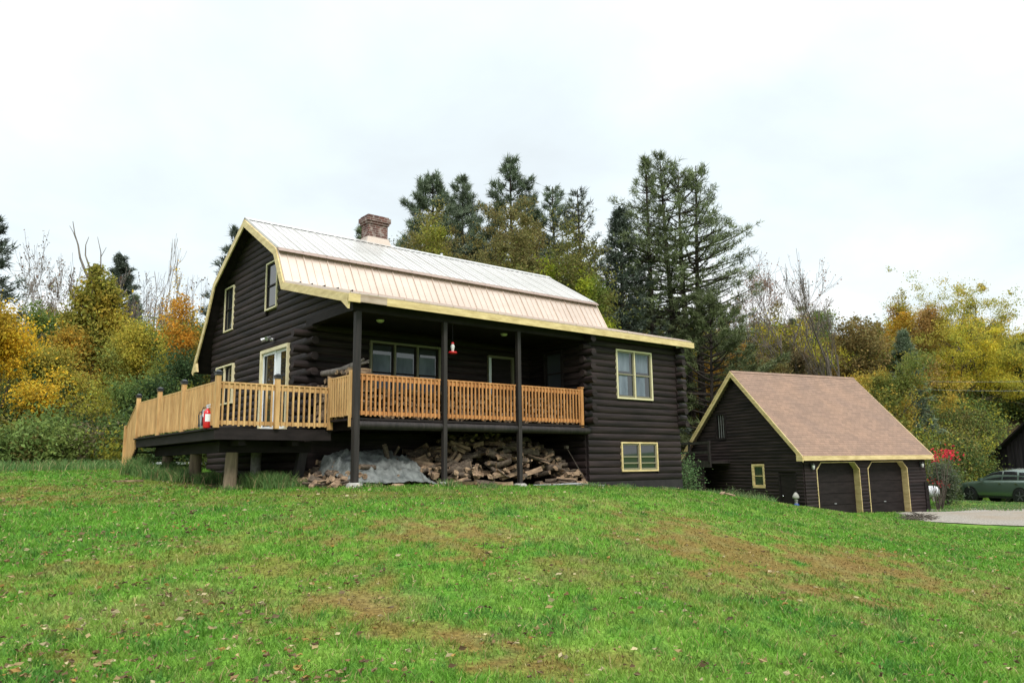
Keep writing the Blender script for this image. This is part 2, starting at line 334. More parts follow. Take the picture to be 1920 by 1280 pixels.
def gravel():
    m, nt, b = mat('pale_gravel', (.4, .37, .33), .95, .1)
    g = N(nt, 'ShaderNodeNewGeometry')
    n = N(nt, 'ShaderNodeTexNoise'); n.inputs['Scale'].default_value = 22; n.inputs['Detail'].default_value = 6; L(nt, g.outputs['Position'], n.inputs['Vector'])
    k = N(nt, 'ShaderNodeTexNoise'); k.inputs['Scale'].default_value = .5; k.inputs['Detail'].default_value = 6; L(nt, g.outputs['Position'], k.inputs['Vector'])
    x = ramp(nt, n.outputs[0], [(.3, (.13, .115, .095)), (.7, (.37, .335, .29))])
    L(nt, mixc(nt, ramp(nt, k.outputs[0], [(.5, (0, 0, 0)), (.72, (.7, .7, .7))]), x, (.24, .19, .14)), b.inputs['Base Color']); return m
M['gravel'] = gravel()
# ------------------------------------------------------------------ ground sheet
def ground():
    def axis(c, lo, hi, fine):
        a = [c]
        s = fine
        x = c
        while x < hi: x += s; a.append(x); s = fine if abs(x-c) < 22 else s*1.12
        s = fine; x = c; b = []
        while x > lo: x -= s; b.append(x); s = fine if abs(x-c) < 22 else s*1.12
        return np.array(b[::-1]+a)
    xs = axis(6, -650, 650, .16); ys = axis(-2, -650, 650, .16)
    X, Y = np.meshgrid(xs, ys); Z = H(X, Y)
    inside = (X > -.1) & (X < 11.3) & (Y > 2.6) & (Y < 9.8)
    Z = np.where(inside, Z-.3, Z)
    V = np.stack([X.ravel(), Y.ravel(), Z.ravel()], 1); nx, ny = len(xs), len(ys)
    i = np.arange(nx*ny).reshape(ny, nx); Fc = np.stack([i[:-1, :-1].ravel(), i[:-1, 1:].ravel(), i[1:, 1:].ravel(), i[1:, :-1].ravel()], 1)
    c, b = lawn_col(V[:, 0], V[:, 1])
    d = np.hypot(V[:, 0]-CX, V[:, 1]-CY)
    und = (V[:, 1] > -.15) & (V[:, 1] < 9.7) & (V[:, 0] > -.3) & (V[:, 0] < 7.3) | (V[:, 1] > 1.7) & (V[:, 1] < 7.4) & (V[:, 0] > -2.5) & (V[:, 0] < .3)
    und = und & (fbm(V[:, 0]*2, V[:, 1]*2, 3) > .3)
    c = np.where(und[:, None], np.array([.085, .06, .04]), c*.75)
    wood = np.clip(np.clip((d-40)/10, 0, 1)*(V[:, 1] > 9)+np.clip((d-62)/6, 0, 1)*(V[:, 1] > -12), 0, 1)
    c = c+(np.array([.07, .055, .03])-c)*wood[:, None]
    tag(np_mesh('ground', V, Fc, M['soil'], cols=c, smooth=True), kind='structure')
ground()
def driveway():
    xs = np.arange(22, 75, .3); ys = np.arange(-22, 8, .3); X, Y = np.meshgrid(xs, ys)
    nz = (fbm(X*.8, Y*.8, 77)-.5)*1.6; ins = inpoly(X+nz*.5, Y+nz*.6, DP)
    Z = H(X, Y)+.03+(fbm(X*3, Y*3, 5)-.5)*.02; ny, nx = X.shape
    i = np.arange(nx*ny).reshape(ny, nx); k = ins[:-1, :-1] | ins[1:, 1:]
    Fc = np.stack([i[:-1, :-1][k], i[:-1, 1:][k], i[1:, 1:][k], i[1:, :-1][k]], 1)
    u, inv = np.unique(Fc, return_inverse=True); V = np.stack([X.ravel(), Y.ravel(), Z.ravel()], 1)[u]
    tag(np_mesh('gravel_driveway', V, inv.reshape(Fc.shape), M['gravel'], smooth=True), kind='structure')
driveway()
# ------------------------------------------------------------------ grass
rng = np.random.default_rng(7)
def blocked(x, y):
    lx, ly = gl(x, y)
    b = (x > -.25) & (x < 7.3) & (y > .15) & (y < 9.8) | (x > 7.2) & (x < 11.25) & (y > 0) & (y < 9.8)
    b |= (x > -2.2) & (x < 0) & (y > 2.3) & (y < 8.5)
    b |= (lx > -.05) & (lx < 8) & (ly > -.05) & (ly < 8)
    return b | inpoly(x, y, DP)
def blades(x, y, h, w, lean, c, mats, name, label, cat=None):
    z = H(x, y)-.01; n = len(x); a = rng.uniform(0, 2*PI, n); ux, uy = np.cos(a), np.sin(a); b = rng.uniform(0, 2*PI, n)
    bx, by = np.cos(b)*lean*h, np.sin(b)*lean*h
    V = np.empty((n, 5, 3)); 
    V[:, 0] = np.stack([x-ux*w/2, y-uy*w/2, z], 1); V[:, 1] = np.stack([x+ux*w/2, y+uy*w/2, z], 1)
    V[:, 2] = np.stack([x+ux*w*.4+bx*.35, y+uy*w*.4+by*.35, z+h*.6], 1); V[:, 3] = np.stack([x-ux*w*.4+bx*.35, y-uy*w*.4+by*.35, z+h*.6], 1)
    V[:, 4] = np.stack([x+bx, y+by, z+h], 1)
    i = np.arange(n)*5; Fc = np.concatenate([np.stack([i, i+1, i+2], 1), np.stack([i, i+2, i+3], 1), np.stack([i+3, i+2, i+4], 1)])
    tag(np_mesh(name, V.reshape(-1, 3), Fc, mats, cols=np.repeat(c, 5, 0)), label, cat, kind='stuff')
def lawn():
    n = 640000; t = rng.random(n)
    d = 3.2+40*t**1.45; px = rng.uniform(-450, 2650, n)
    r = (RT[None]*(px[:, None]-960)/F+FW[None]+UP[None]*(-240/F))[:, :2]; r /= np.linalg.norm(r, axis=1)[:, None]
    x = CX+r[:, 0]*d; y = CY+r[:, 1]*d; ok = ~blocked(x, y)
    x, y, d = x[ok], y[ok], d[ok]; c, b = lawn_col(x, y)
    ok = rng.random(len(x)) > b*.45; x, y, d, c, b = x[ok], y[ok], d[ok], c[ok], b[ok]; n = len(x)
    clump = .4*fbm(x*2.2, y*2.2, 60, 3)+.6*fbm(x*7, y*7, 61, 3)
    h = rng.uniform(.03, .075, n)*(1-.5*b)*(.25+clump*1.7); w = (.0035+.00095*d)*rng.uniform(.7, 1.3, n)
    tip = rng.random(n); c = c*rng.uniform(.72, 1.3, n)[:, None]; c = np.where((tip < .07)[:, None], np.array([.36, .31, .13])*rng.uniform(.7, 1.2, n)[:, None], c)
    blades(x, y, h, w, rng.uniform(.3, 1.1, n), c, M['blade'], 'grass', 'short green lawn grass with worn brown patches sloping up to the log house', 'grass')
lawn()
def rough():
    X = []; Y = []; Hh = []
    def tuft(cx, cy, n, r, h):
        a = rng.uniform(0, 2*PI, n); q = r*np.sqrt(rng.random(n)); X.append(cx+q*np.cos(a)); Y.append(cy+q*np.sin(a)); Hh.append(h*rng.uniform(.4, 1.2, n))
    for px, d, k, hh in [(255, 23, 10, .45), (300, 22, 9, .35), (345, 21, 7, .35), (395, 20, 5, .28), (480, 18.6, 9, .34), (515, 18.2, 9, .34), (545, 18.2, 5, .22), (835, 17.4, 2, .18), (920, 17.7, 2, .15), (690, 17.3, 2, .12), (430, 18, 2, .16), (280, 21.5, 5, .3), (320, 20.5, 5, .3), (1120, 20, 2, .15), (1180, 21, 2, .15), (1240, 23, 2, .12)]:
        for _ in range(k):
            x, y = at(px+rng.uniform(-22, 22), d+rng.uniform(-.5, .5)); tuft(x, y, 90, .22, hh)
    for i in range(80):                               # ragged verge before the woods, left
        x, y = at(rng.uniform(-250, 260), rng.uniform(25, 30)); tuft(x, y, 80, .6, .3)
    for i in range(60):
        x, y = at(rng.uniform(1745, 2100), rng.uniform(38.5, 43)); tuft(x, y, 60, .6, .15)
    for i in range(420):
        x, y = at(rng.uniform(1745, 2150), rng.uniform(42, 56)); tuft(x, y, 70, .7, .07)
    for i in range(26):
        a = rng.uniform(0, 2*PI); x, y = at(rng.uniform(1310, 1430), rng.uniform(27, 29.5)); tuft(x, y, 60, .4, .3)
    x = np.concatenate(X); y = np.concatenate(Y); h = np.concatenate(Hh); n = len(x); d = np.hypot(x-CX, y-CY)
    g = rng.random(n)[:, None]; c = np.array([.07, .17, .045])*(1-g)+np.array([.17, .25, .08])*g
    c = np.where((rng.random(n) < .12)[:, None], np.array([.34, .29, .14]), c)
    blades(x, y, h, .006+.0007*d, rng.uniform(.15, .8, n), c, M['blade'], 'tall_grass', 'longer unmown grass round the deck posts and along the wood edge', 'grass')
rough()
def fallen():
    n = 15000; px = rng.uniform(-150, 2050, n); d = 3.5+24*rng.random(n)**1.5
    keep = rng.random(n) < np.where(px < 1050, 1, .4); px, d = px[keep], d[keep]
    r = (RT[None]*(px[:, None]-960)/F+FW[None]+UP[None]*(-240/F))[:, :2]; r /= np.linalg.norm(r, axis=1)[:, None]
    x = CX+r[:, 0]*d; y = CY+r[:, 1]*d; ok = ~blocked(x, y); x, y, d = x[ok], y[ok], d[ok]
    ok = (.4*fbm(x*.5, y*.5, 91, 3)+.6*fbm(x*2.4, y*2.4, 93, 3)) > rng.uniform(.42, .62, len(x)); x, y, d = x[ok], y[ok], d[ok]
    n = len(x); z = H(x, y)+rng.uniform(.025, .06, n); s = rng.uniform(.010, .034, n)*(1+.02*d)
    pal = np.array([[.32, .235, .11], [.20, .125, .055], [.12, .075, .038], [.42, .35, .20], [.30, .18, .05], [.15, .105, .055]]); c = pal[rng.integers(0, 6, n)]*rng.uniform(.7, 1.15, n)[:, None]
    base = np.array([[-1, 0, .1], [-.35, -.6, .6], [.5, -.4, .3], [1.1, 0, .7], [.45, .5, .15], [-.3, .5, .7]])
    a = rng.uniform(0, 2*PI, n); tl = rng.uniform(-.9, .9, n)
    B = base[None]*s[:, None, None]*rng.uniform(.6, 1.2, (n, 6, 1)); y2 = B[..., 1]*np.cos(tl)[:, None]-B[..., 2]*np.sin(tl)[:, None]; z2 = B[..., 1]*np.sin(tl)[:, None]+B[..., 2]*np.cos(tl)[:, None]
    X = B[..., 0]*np.cos(a)[:, None]-y2*np.sin(a)[:, None]+x[:, None]; Y = B[..., 0]*np.sin(a)[:, None]+y2*np.cos(a)[:, None]+y[:, None]; Z = z2+z[:, None]
    i = np.arange(n)*6; Fc = np.concatenate([np.stack([i, i+1, i+2, i+3], 1), np.stack([i, i+3, i+4, i+5], 1)])
    tag(np_mesh('fallen_leaves', np.stack([X, Y, Z], 2).reshape(-1, 3), Fc, M['dleaf'], cols=np.repeat(c, 6, 0)), 'dry brown and tan leaves scattered over the lawn', 'leaves', kind='stuff')
fallen()
# ================================================================== LOG HOUSE
A_ = .3704; YC, ZP = 6.3035, 6.1622; YB1, ZB = 3.812, 4.7119; YS, ZS = 3.226, 3.674; YE, ZE = -.41, 2.7036
YB2 = YC+2.491; YS2 = 9.42; YE2, ZE2 = 10.53, 2.07; LX = 11.2415; XW = 7.218; YP = 2.42; YR = 9.7
house = thing('log_house', 'large dark log house with a tan gambrel metal roof and long open porch', 'house', (0, 0, -1.6))
PROF = [(YE, ZE), (YS, ZS), (YB1, ZB), (YC, ZP), (YB2, ZB), (YS2, 3.62), (YE2, ZE2)]
def zroof(y): return float(np.interp(y, [p[0] for p in PROF], [p[1] for p in PROF]))
rl = random.Random(5)
PITCHZ = .192
def frame_of(axis, plane):                          # (u, n outward, z) -> world
    if axis == 'x': return lambda u, n, z: (u, plane-n, z)        # front walls, outward -Y
    return lambda u, n, z: (plane-n, u, z)                        # gable walls, outward -X
def one_log(mb, fr, u0, u1, z, r, depth=1.0, cap=True, k=9):
    vs = []; n = k
    segs = max(1, int((u1-u0)/1.3)); us = [u0+(u1-u0)*i/segs for i in range(segs+1)]
    for u in us:
        rr = r*(1+rl.uniform(-.03, .03)); dz = rl.uniform(-.004, .004)
        for j in range(n):
            t = -PI/2+PI*j/(n-1)*1.0; vs.append(fr(u, math.cos(t)*rr*depth, z+dz+math.sin(t)*rr))
    fs = []
    for i in range(segs):
        for j in range(n-1): fs.append((i*n+j, (i+1)*n+j, (i+1)*n+j+1, i*n+j+1))
    mb.add(vs, fs, 0, True)
    if cap: mb.add(vs[:n], [tuple(range(n))]); mb.add(vs[-n:], [tuple(range(n))[::-1]])
def full_log(mb, fr, u0, u1, z, r):
    a = np.array(fr(u0, 0, z)); b = np.array(fr(u1, 0, z)); mb.tube([a, (a+b)/2, b], [r, r*1.01, r], 12)
def log_wall(fr, z0, z1, span, openings=(), r=.102, depth=.5):
    mb = MB(); z = z0+PITCHZ/2
    while z < z1:
        s = span(z)
        if s and s[1]-s[0] > .1:
            iv = [s]
            for (a, b, c, d) in openings:
                if c-.06 < z < d+.06:
                    nv = []
                    for (p, q) in iv:
                        if b <= p or a >= q: nv.append((p, q)); continue
                        if a > p: nv.append((p, a))
                        if b < q: nv.append((b, q))
                    iv = nv
            for p, q in iv:
                if q-p > .03: one_log(mb, fr, p, q, z, r, depth)
        z += PITCHZ
    return mb
fF = frame_of('x', 0); fP = frame_of('x', YP); fG = frame_of('y', 0); fS = frame_of('y', XW)
# openings (u0,u1,z0,z1)
W_UP = (8.43, 10.0, .80, 2.26); W_LO = (8.52, 10.11, -1.30, -.45)
ZL0 = -1.56
m = log_wall(fF, ZL0, 2.62, lambda z: (XW, LX), [W_UP, W_LO]); m.box((XW+.01, -.02+.03, ZL0-.1), (LX-.01, .12, 2.75)); m.build('front_wall', M['log'], house)
W_P = (1.66, 3.86, .55, 2.2); D_P = (5.54, 6.5, 0.02, 2.12)
m = log_wall(fP, 0, 2.62, lambda z: (0.02, XW), [W_P, D_P]); m.box((.02, YP+.02, -1.8), (XW, YP+.12, 2.7)); m.build('porch_back_wall', M['log'], house)
W_S = (.86, 1.68, .9, 2.24)
m = log_wall(fS, ZL0, 2.62, lambda z: (0.05, YP), [W_S]); m.box((XW+.01, .1, -2.2), (XW+.12, YP, 2.75)); m.build('porch_side_wall', M['log'], house)
G1 = (7.84, 8.62, 3.12, 4.52); G2 = (4.46, 5.26, 3.25, 4.61); GD = (3.50, 5.36, -.12, 2.13); GW = (7.54, 9.05, .85, 2.06)
def gspan(z):
    if z < ZE2: return (YP, YR)
    y1 = YR
    if z > 2.3: y1 = min(YR, float(np.interp(z, [2.07, 3.62, ZB, ZP], [YE2, YS2, YB2, YC]))-.08)
    if z < 2.56: return (YP, y1)
    y0 = float(np.interp(z, [ZE, ZS, ZB, ZP], [YE, YS, YB1, YC]))+.12
    return (y0, y1)
m = log_wall(fG, -1.5, 6.0, gspan, [G1, G2, GD, GW])
bp = [(YP, -1.9), (YR, -1.9), (YR, 2.6), (YS2-.05, 3.55), (YB2-.04, ZB-.08), (YC, ZP-.1), (YB1+.04, ZB-.08), (YS+.04, ZS-.08), (.15, 2.72), (.15, 2.56), (YP, 2.56)]
m.prism([(.03, a, b) for a, b in bp], (.12, 0, 0)); m.build('gable_wall', M['log'], house)
m = MB(); m.prism([(LX-.12, a, b) for a, b in ((0.0, -2.3), (YR, -2.3))+tuple(bp[2:9])+((0.0, 2.66),)], (.12, 0, 0))
z = ZL0+.1
while z < 2.5: full_log(m, frame_of('y', LX-.02), .02, YR, z, .1); z += PITCHZ
m.build('right_wall', M['log'], house)
m = MB(); m.box((0.02, YR-.12, -1.8), (LX-.02, YR, 2.6)); m.build('rear_wall', M['log'], house)
# crossing log ends at the corners
m = MB(); z = PITCHZ/2; i = 0
while z < 2.55:
    e = .30 if i % 2 else .16
    if i % 2 == 0:
        full_log(m, fG, YP-.34-rl.uniform(0, .05), YP+.2, z, .1)
    else: full_log(m, fP, -.40-rl.uniform(0, .05), .2, z, .1)
    z += PITCHZ; i += 1
m.build('corner_log_ends', M['log'], house)
m = MB(); m2 = MB(); z = PITCHZ/2+.02; i = 0
while z < 2.5:
    if i % 2: full_log(m, fF, XW-.12-rl.uniform(0, .04), XW+.15, z, .1); full_log(m2, fF, LX-.1, LX+.34+rl.uniform(0, .06), z, .1)
    else: full_log(m, fS, -.32-rl.uniform(0, .05), .2, z, .1); full_log(m2, frame_of('y', LX), -.30-rl.uniform(0, .05), .2, z, .1)
    z += PITCHZ; i += 1
m.build('corner_log_ends', M['log'], house); m2.build('corner_log_ends', M['log'], house)
m = MB(); m.box((XW-.03, -.03, -2.6), (LX+.03, .15, ZL0-.0)); m.box((LX-.1, .15, -2.6), (LX+.03, YR, ZL0)); m.box((XW-.03, .15, -2.6), (XW+.1, YP, ZL0)); m.build('foundation', M['concrete'], house)
m = MB(); m.box((-.03, YP, -2.3), (.15, YR, -1.3)); m.build('foundation', M['concrete'], house)
# roof
def roof_slab(name, y0, z0, y1, z1, mt, th=.07, ext=0, ribs=True):
    mb = MB(); x0 = -A_; x1 = LX+A_
    d = np.array([0, y1-y0, z1-z0]); ln = np.linalg.norm(d); d /= ln; nn = np.array([0, -d[2], d[1]]);
    if nn[2] < 0: nn = -nn
    p0 = np.array([x0, y0, z0])-d*ext; p1 = np.array([x0, y1, z1])
    mb.prism([p0, p1, p1-nn*th, p0-nn*th], (x1-x0, 0, 0))
    if ribs:
        x = x0+.02; i = 0
        while x < x1-.02:
            w = .02 if i % 3 == 0 else .014; hgt = .030 if i % 3 == 0 else .017
            a = p0+np.array([x-x0-w, 0, 0]); b = p1+np.array([x-x0-w, 0, 0])
            mb.prism([a-nn*.002, b-nn*.002, b+nn*hgt+np.array([w*.5, 0, 0]), a+nn*hgt+np.array([w*.5, 0, 0])], (w*1.2, 0, 0)); x += .305/1.0 if False else .229; i += 1
    return mb.build(name, mt, house)
roof_slab('upper_roof', YB1-.1, ZB+(-.1)*(ZP-ZB)/(YC-YB1)+.02, YC, ZP+.02, M['roofpale'])
roof_slab('steep_roof', YS, ZS, YB1, ZB, M['roof'])
roof_slab('porch_roof', YE, ZE, YS, ZS, M['roof'])
roof_slab('rear_roof', YC, ZP+.02, YB2, ZB, M['roof']); roof_slab('rear_roof', YB2, ZB, YS2, 3.62, M['roof'], ribs=False); roof_slab('rear_roof', YS2, 3.62, YE2, ZE2, M['roof'], ribs=False)
m = MB(); m.prism([(-A_-.01, YB1-.16, ZB-.12), (-A_-.01, YB1-.19, ZB-.12), (-A_-.01, YB1-.06, ZB+.0), (-A_-.01, YB1-.03, ZB-.03)], (LX+2*A_+.02, 0, 0))
m.build('break_flashing', M['rust'], house)
m = MB(); m.prism([(-A_-.01, YC-.17, ZP-.055), (-A_-.01, YC, ZP+.055), (-A_-.01, YC+.17, ZP-.055), (-A_-.01, YC, ZP+.03)], (LX+2*A_+.02, 0, 0)); m.build('ridge_cap', M['roofpale'], house)
# white-chimney flashing + chimney
m = MB(); CHX0, CHX1, CHY0, CHY1 = 3.70, 4.42, YC+.03, YC+.50
m.box((CHX0, CHY0, 5.6), (CHX1, CHY1, 6.86)); m.box((CHX0-.04, CHY0-.04, 6.86), (CHX1+.04, CHY1+.04, 6.94)); m.box((CHX0-.08, CHY0-.08, 6.94), (CHX1+.08, CHY1+.08, 7.09)); m.box((CHX0-.03, CHY0-.03, 7.09), (CHX1+.03, CHY1+.03, 7.15))
chim = m.build('chimney', M['brick'], house)
m = MB(); m.prism([(CHX0-.14, CHY0-.14, 6.03), (CHX1+.14, CHY0-.14, 6.03), (CHX1+.02, CHY0-.02, 6.4), (CHX0-.02, CHY0-.02, 6.4)], (0, .1, 0)); m.box((CHX0-.03, CHY0-.01, 5.8), (CHX0-.004, CHY1, 6.4)); m.build('flashing', M['roof'], chim)
m = MB(); m.lathe((6.9, YC+.5, 5.9), [(.05, 0), (.05, .55), (.0, .55)], 10); m.build('vent_pipe', M['galv'], house)
# rake + fascia boards
def rake(name, x0, x1, pts, w, mt, drop=.0):
    mb = MB(); q = [np.array([0, a, b]) for a, b in pts]; lo = []
    for i in range(len(q)):
        ns = []
        for j in (i-1, i):
            if 0 <= j < len(q)-1:
                d = q[j+1]-q[j]; d /= np.linalg.norm(d); n = np.array([0, d[2], -d[1]]); ns.append(n if n[2] < 0 or abs(n[2]) < 1e-6 else -n)
        if len(ns) == 2:
            s = ns[0]+ns[1]; s /= np.linalg.norm(s); s = s/max(.5, s@ns[0])
        else: s = ns[0]
        lo.append(q[i]+s*w)
    for i in range(len(q)-1):
        mb.prism([p+np.array([x0, 0, 0]) for p in (q[i], q[i+1], lo[i+1], lo[i])], (x1-x0, 0, 0))
    return mb.build(name, mt, house)
RK = [(a, b-.03) for a, b in PROF]
rake('rake_board', -A_-.035, -A_+.001, RK, .19, M['yellow']); rake('rake_board', LX+A_-.001, LX+A_+.035, RK, .19, M['yellow'])
for k, (x0, x1) in enumerate(((-A_, LX+A_),)):
    q = [np.array([a, b]) for a, b in PROF]; of = []
    for i in range(len(q)):
        nn = []
        for j in (i-1, i):
            if 0 <= j < len(q)-1: d = q[j+1]-q[j]; d /= np.linalg.norm(d); nn.append(np.array([d[1], -d[0]]))
        v = sum(nn); v /= np.linalg.norm(v); v /= max(.5, v@nn[0]); of.append((v, q[i]))
    rake('soffit', x0+.012, x1-.012, [tuple(p+v*.079) for v, p in of], .015, M['dark'])
m = MB(); m.box((.55, YE-.035, ZE-.2), (LX+A_+.035, YE, ZE-.035)); m.build('fascia', M['yellow'], house)
m = MB(); m.box((-.12, YE-.034, ZE-.19), (.549, YE-.001, ZE-.035)); m.build('bare_fascia_board', M['bare'], house)['label'] = 'unpainted brown piece of fascia at the left corner'
m = MB(); m.box((-A_-.036, YE-.036, ZE-.21), (-.121, YE-.0, ZE-.03)); m.prism([(-A_-.034, YE, ZE-.2), (-A_-.034, YE+.36, ZE-.12), (-A_-.034, YE+.02, ZE-.36)], (.05, 0, 0)); m.build('fascia', M['yellow'], house)
m = MB(); m.prism([(-A_-.033, YE2-.02, ZE2-.03), (-A_-.033, YE2-.55, ZE2-.05), (-A_-.033, YE2-.32, ZE2+.5)], (.06, 0, 0)); m.build('rear_cornice', M['yellow'], house)
# porch ceiling, beam, floor, rim log, posts
m = MB(); m.box((-.05, 0.08, 2.50), (XW, YP, 2.54)); m.build('porch_ceiling', M['dark'], house)
m = MB(); m.box((-.12, -.09, 2.38), (XW+.02, .09, 2.6)); m.box((XW+.02, -.02, 2.5), (LX, .1, 2.62)); m.box((-.1, .09, 2.4), (.08, YP, 2.58)); m.build('porch_beam', M['dark'], house)
m = MB(); m.box((-.05, -.06, -.05), (XW, YP, -.005)); x = .3
while x < XW-.1: m.box((x, 0.06, -.23), (x+.05, YP, -.051)); x += .45
m.build('porch_floor', M['dark'], house)
m = MB(); m.tube([(-.05, -.0, -.155), (3.6, -.0, -.155), (XW+.05, -.0, -.155)], .1, 12); m.build('rim_log', M['post'], house)
for i, x in enumerate((0.02, 2.37, 4.70)):
    zg = h1(x, 0); m = MB(); w = .066 if i == 0 else .052
    m.box((x-w, -.11-w-.005, zg+.08), (x+w, -.11+w, 2.375)) if False else m.box((x-w, -w-.06, zg+.08), (x+w, w-.06, 2.379)); m.build('porch_post', M['post'], house)
    m = MB(); m.lathe((x, -.06, zg-.05), [(.19, 0), (.18, .10), (.13, .135), (0, .137)], 10); m.build('post_pad', M['stone'], house)
# railing builder
def rail_section(parent, p, q, z0, h, mt, sp=.128, name='railing', zb=None, solid=False):
    p = np.array(p, float); q = np.array(q, float); d = q-p; ln = np.hypot(*d); u = d/ln; v = np.array([-u[1], u[0]]); mb = MB()
    fr = lambda a, b, c: (p[0]+u[0]*a+v[0]*b, p[1]+u[1]*a+v[1]*b, c)
    mb.box((0, -.045, z0+h-.032), (ln, .045, z0+h), fr=fr); mb.box((.0, -.019, z0+h-.14), (ln, .019, z0+h-.034), fr=fr); mb.box((.0, -.019, z0+.07), (ln, .019, z0+.155), fr=fr)
    n = max(2, int(round(ln/sp)))
    for i in range(n):
        a = (i+.5)*ln/n; w = .0185; j = rl.uniform(-.003, .003)
        mb.box((a-w+j, .021, z0+.045+rl.uniform(-.012, .012)), (a+w+j, .056, z0+h-.036), fr=fr)
    return mb.build(name, mt, parent)
hr = .985
rail_section(house, (2.28, -.0), (.11, -.0), 0, hr, M['pine2'], .112, 'porch_railing'); rail_section(house, (4.62, 0), (2.45, 0), 0, hr, M['pine2'], .112, 'porch_railing'); rail_section(house, (XW-.27, 0), (4.78, 0), 0, hr, M['pine2'], .112, 'porch_railing')
rail_section(house, (-.02, 0.12), (-.02, 1.06), 0, .96, M['pine'], .112, 'porch_railing')
m = MB(); m.box((XW-.27, -.06, -.06), (XW-.17, .04, 1.02)); m.box((XW-.29, -.08, 1.02), (XW-.15, .06, 1.05)); m.build('rail_post', M['pine2'], house)
m = MB(); m.box((-.075, .03, -.2), (.015, .12, 1.06)); m.build('rail_post', M['pine'], house)
# windows
def window(parent, fr, o, trim, sash, glass, name='window', mull=1, rails=(.5,), tw=.06, curtain=None, n_out=.10, sashw=.045, extra_jamb=None, trimL=True):
    u0, u1, z0, z1 = o; f = MB(); T = n_out+.012
    f.box((u0, -.0, z1-tw), (u1, T, z1), fr=fr); f.box((u0, 0, z0), (u1, T, z0+tw), fr=fr); f.box((u0, 0, z0+tw), (u0+tw, T, z1-tw), fr=fr); f.box((u1-tw, 0, z0+tw), (u1, T, z1-tw), fr=fr)
    iw = (u1-u0-2*tw-(mull-1)*tw*.8)/mull; cells = []
    for k in range(mull):
        a = u0+tw+k*(iw+tw*.8); cells.append((a, a+iw))
        if k < mull-1: f.box((a+iw, 0, z0+tw), (a+iw+tw*.8, T-.002, z1-tw), fr=fr)
    fo = f.build(name, trim, parent)
    s = MB(); g = MB(); w = sashw
    for a, b in cells:
        zz0, zz1 = z0+tw, z1-tw
        s.box((a, .005, zz0), (a+w, .05, zz1), fr=fr); s.box((b-w, .005, zz0), (b, .05, zz1), fr=fr); s.box((a+w, .005, zz0), (b-w, .05, zz0+w*1.2), fr=fr); s.box((a+w, .005, zz1-w), (b-w, .05, zz1), fr=fr)
        for r in rails: zc = zz0+(zz1-zz0)*r; s.box((a+w, .006, zc-w*.45), (b-w, .056, zc+w*.45), fr=fr)
        g.box((a+w*.5, .016, zz0+.01), (b-w*.5, .022, zz1-.01), fr=fr)
    s.build('sash', sash, fo); g.build('pane', glass, fo)
    if curtain is not None:
        c = MB()
        for (a, b, c0, c1) in curtain:
            n = max(6, int((b-a)/.02))
            for i in range(n):
                t0 = a+(b-a)*i/n; t1 = a+(b-a)*(i+1)/n; q0 = .0245+.0012*math.sin(i*.45); q1 = .0245+.0012*math.sin((i+1)*.45)
                c.add([fr(t0, q0, c0), fr(t1, q1, c0), fr(t1, q1, c1), fr(t0, q0, c1)], [(0, 1, 2, 3)])
        c.build('curtain', M['curtain'], fo)
    return fo
CT = [(8.53, 8.53+.50, 1.62, 2.17), (8.56, 8.53+.40, .92, 1.52), (9.31, 9.84, 1.62, 2.17), (9.31, 9.70, .92, 1.54)]
window(house, fF, W_UP, M['cream'], M['sash'], M['glass'], mull=2, tw=.045, curtain=CT, n_out=.07)
window(house, fF, W_LO, M['yellow'], M['sash'], M['glass'], mull=2, rails=(.5, .26), tw=.045, n_out=.07)
window(house, fG, G1, M['cream'], M['dark'], M['glass'], mull=1, tw=.04, n_out=.07)
window(house, fG, G2, M['cream'], M['dark'], M['glass'], mull=1, tw=.04, n_out=.07)
window(house, fG, GW, M['cream'], M['dark'], M['glass'], mull=2, tw=.05)
window(house, fP, W_P, M['sash'], M['dark'], M['glassp'], mull=3, tw=.055, curtain=[(1.78, 2.30, 1.38, 1.86), (2.50, 3.00, 1.36, 1.82), (3.2, 3.72, 1.38, 1.88), (1.78, 2.30, .7, 1.3), (2.5, 3.0, .7, 1.3), (3.2, 3.72, .7, 1.3)])
window(house, fS, W_S, M['dark'], M['dark'], M['glassp'], mull=1, tw=.05)
# sliding door
u0, u1, z0, z1 = GD
f = MB(); T = .115
f.box((u0, 0, z1-.09), (u1, T, z1), fr=fG); f.box((u0, 0, z0), (u0+.05, T, z1-.09), fr=fG); f.box((u1-.1, 0, z0), (u1, T, z1-.09), fr=fG); f.box((u0+.05, 0, z0), (u1-.1, T, z0+.05), fr=fG); sdo = f.build('sliding_door', M['cream'], house)
s = MB(); a, b = u0+.05, u1-.1; mid = (a+b)/2+.02
for p0, p1, dd in ((a, mid, 0.0), (mid-.04, b, .026)):
    w = .075; zz0, zz1 = z0+.05, z1-.09
    s.box((p0, .01+dd, zz0), (p0+w, .034+dd, zz1), fr=fG); s.box((p1-w, .01+dd, zz0), (p1, .034+dd, zz1), fr=fG); s.box((p0+w, .01+dd, zz1-w), (p1-w, .034+dd, zz1), fr=fG); s.box((p0+w, .01+dd, zz0), (p1-w, .034+dd, zz0+.1), fr=fG)
s.build('door_sash', M['white'], sdo)
g = MB(); g.box((a+.04, .016, z0+.1), (b-.04, .02, z1-.12), fr=fG); g.build('pane', M['glass'], sdo)
c = MB(); c.box((mid-.32, .022, z0+.16), (mid-.08, .028, z1-.17), fr=fG); c.build('curtain', M['white'], sdo)
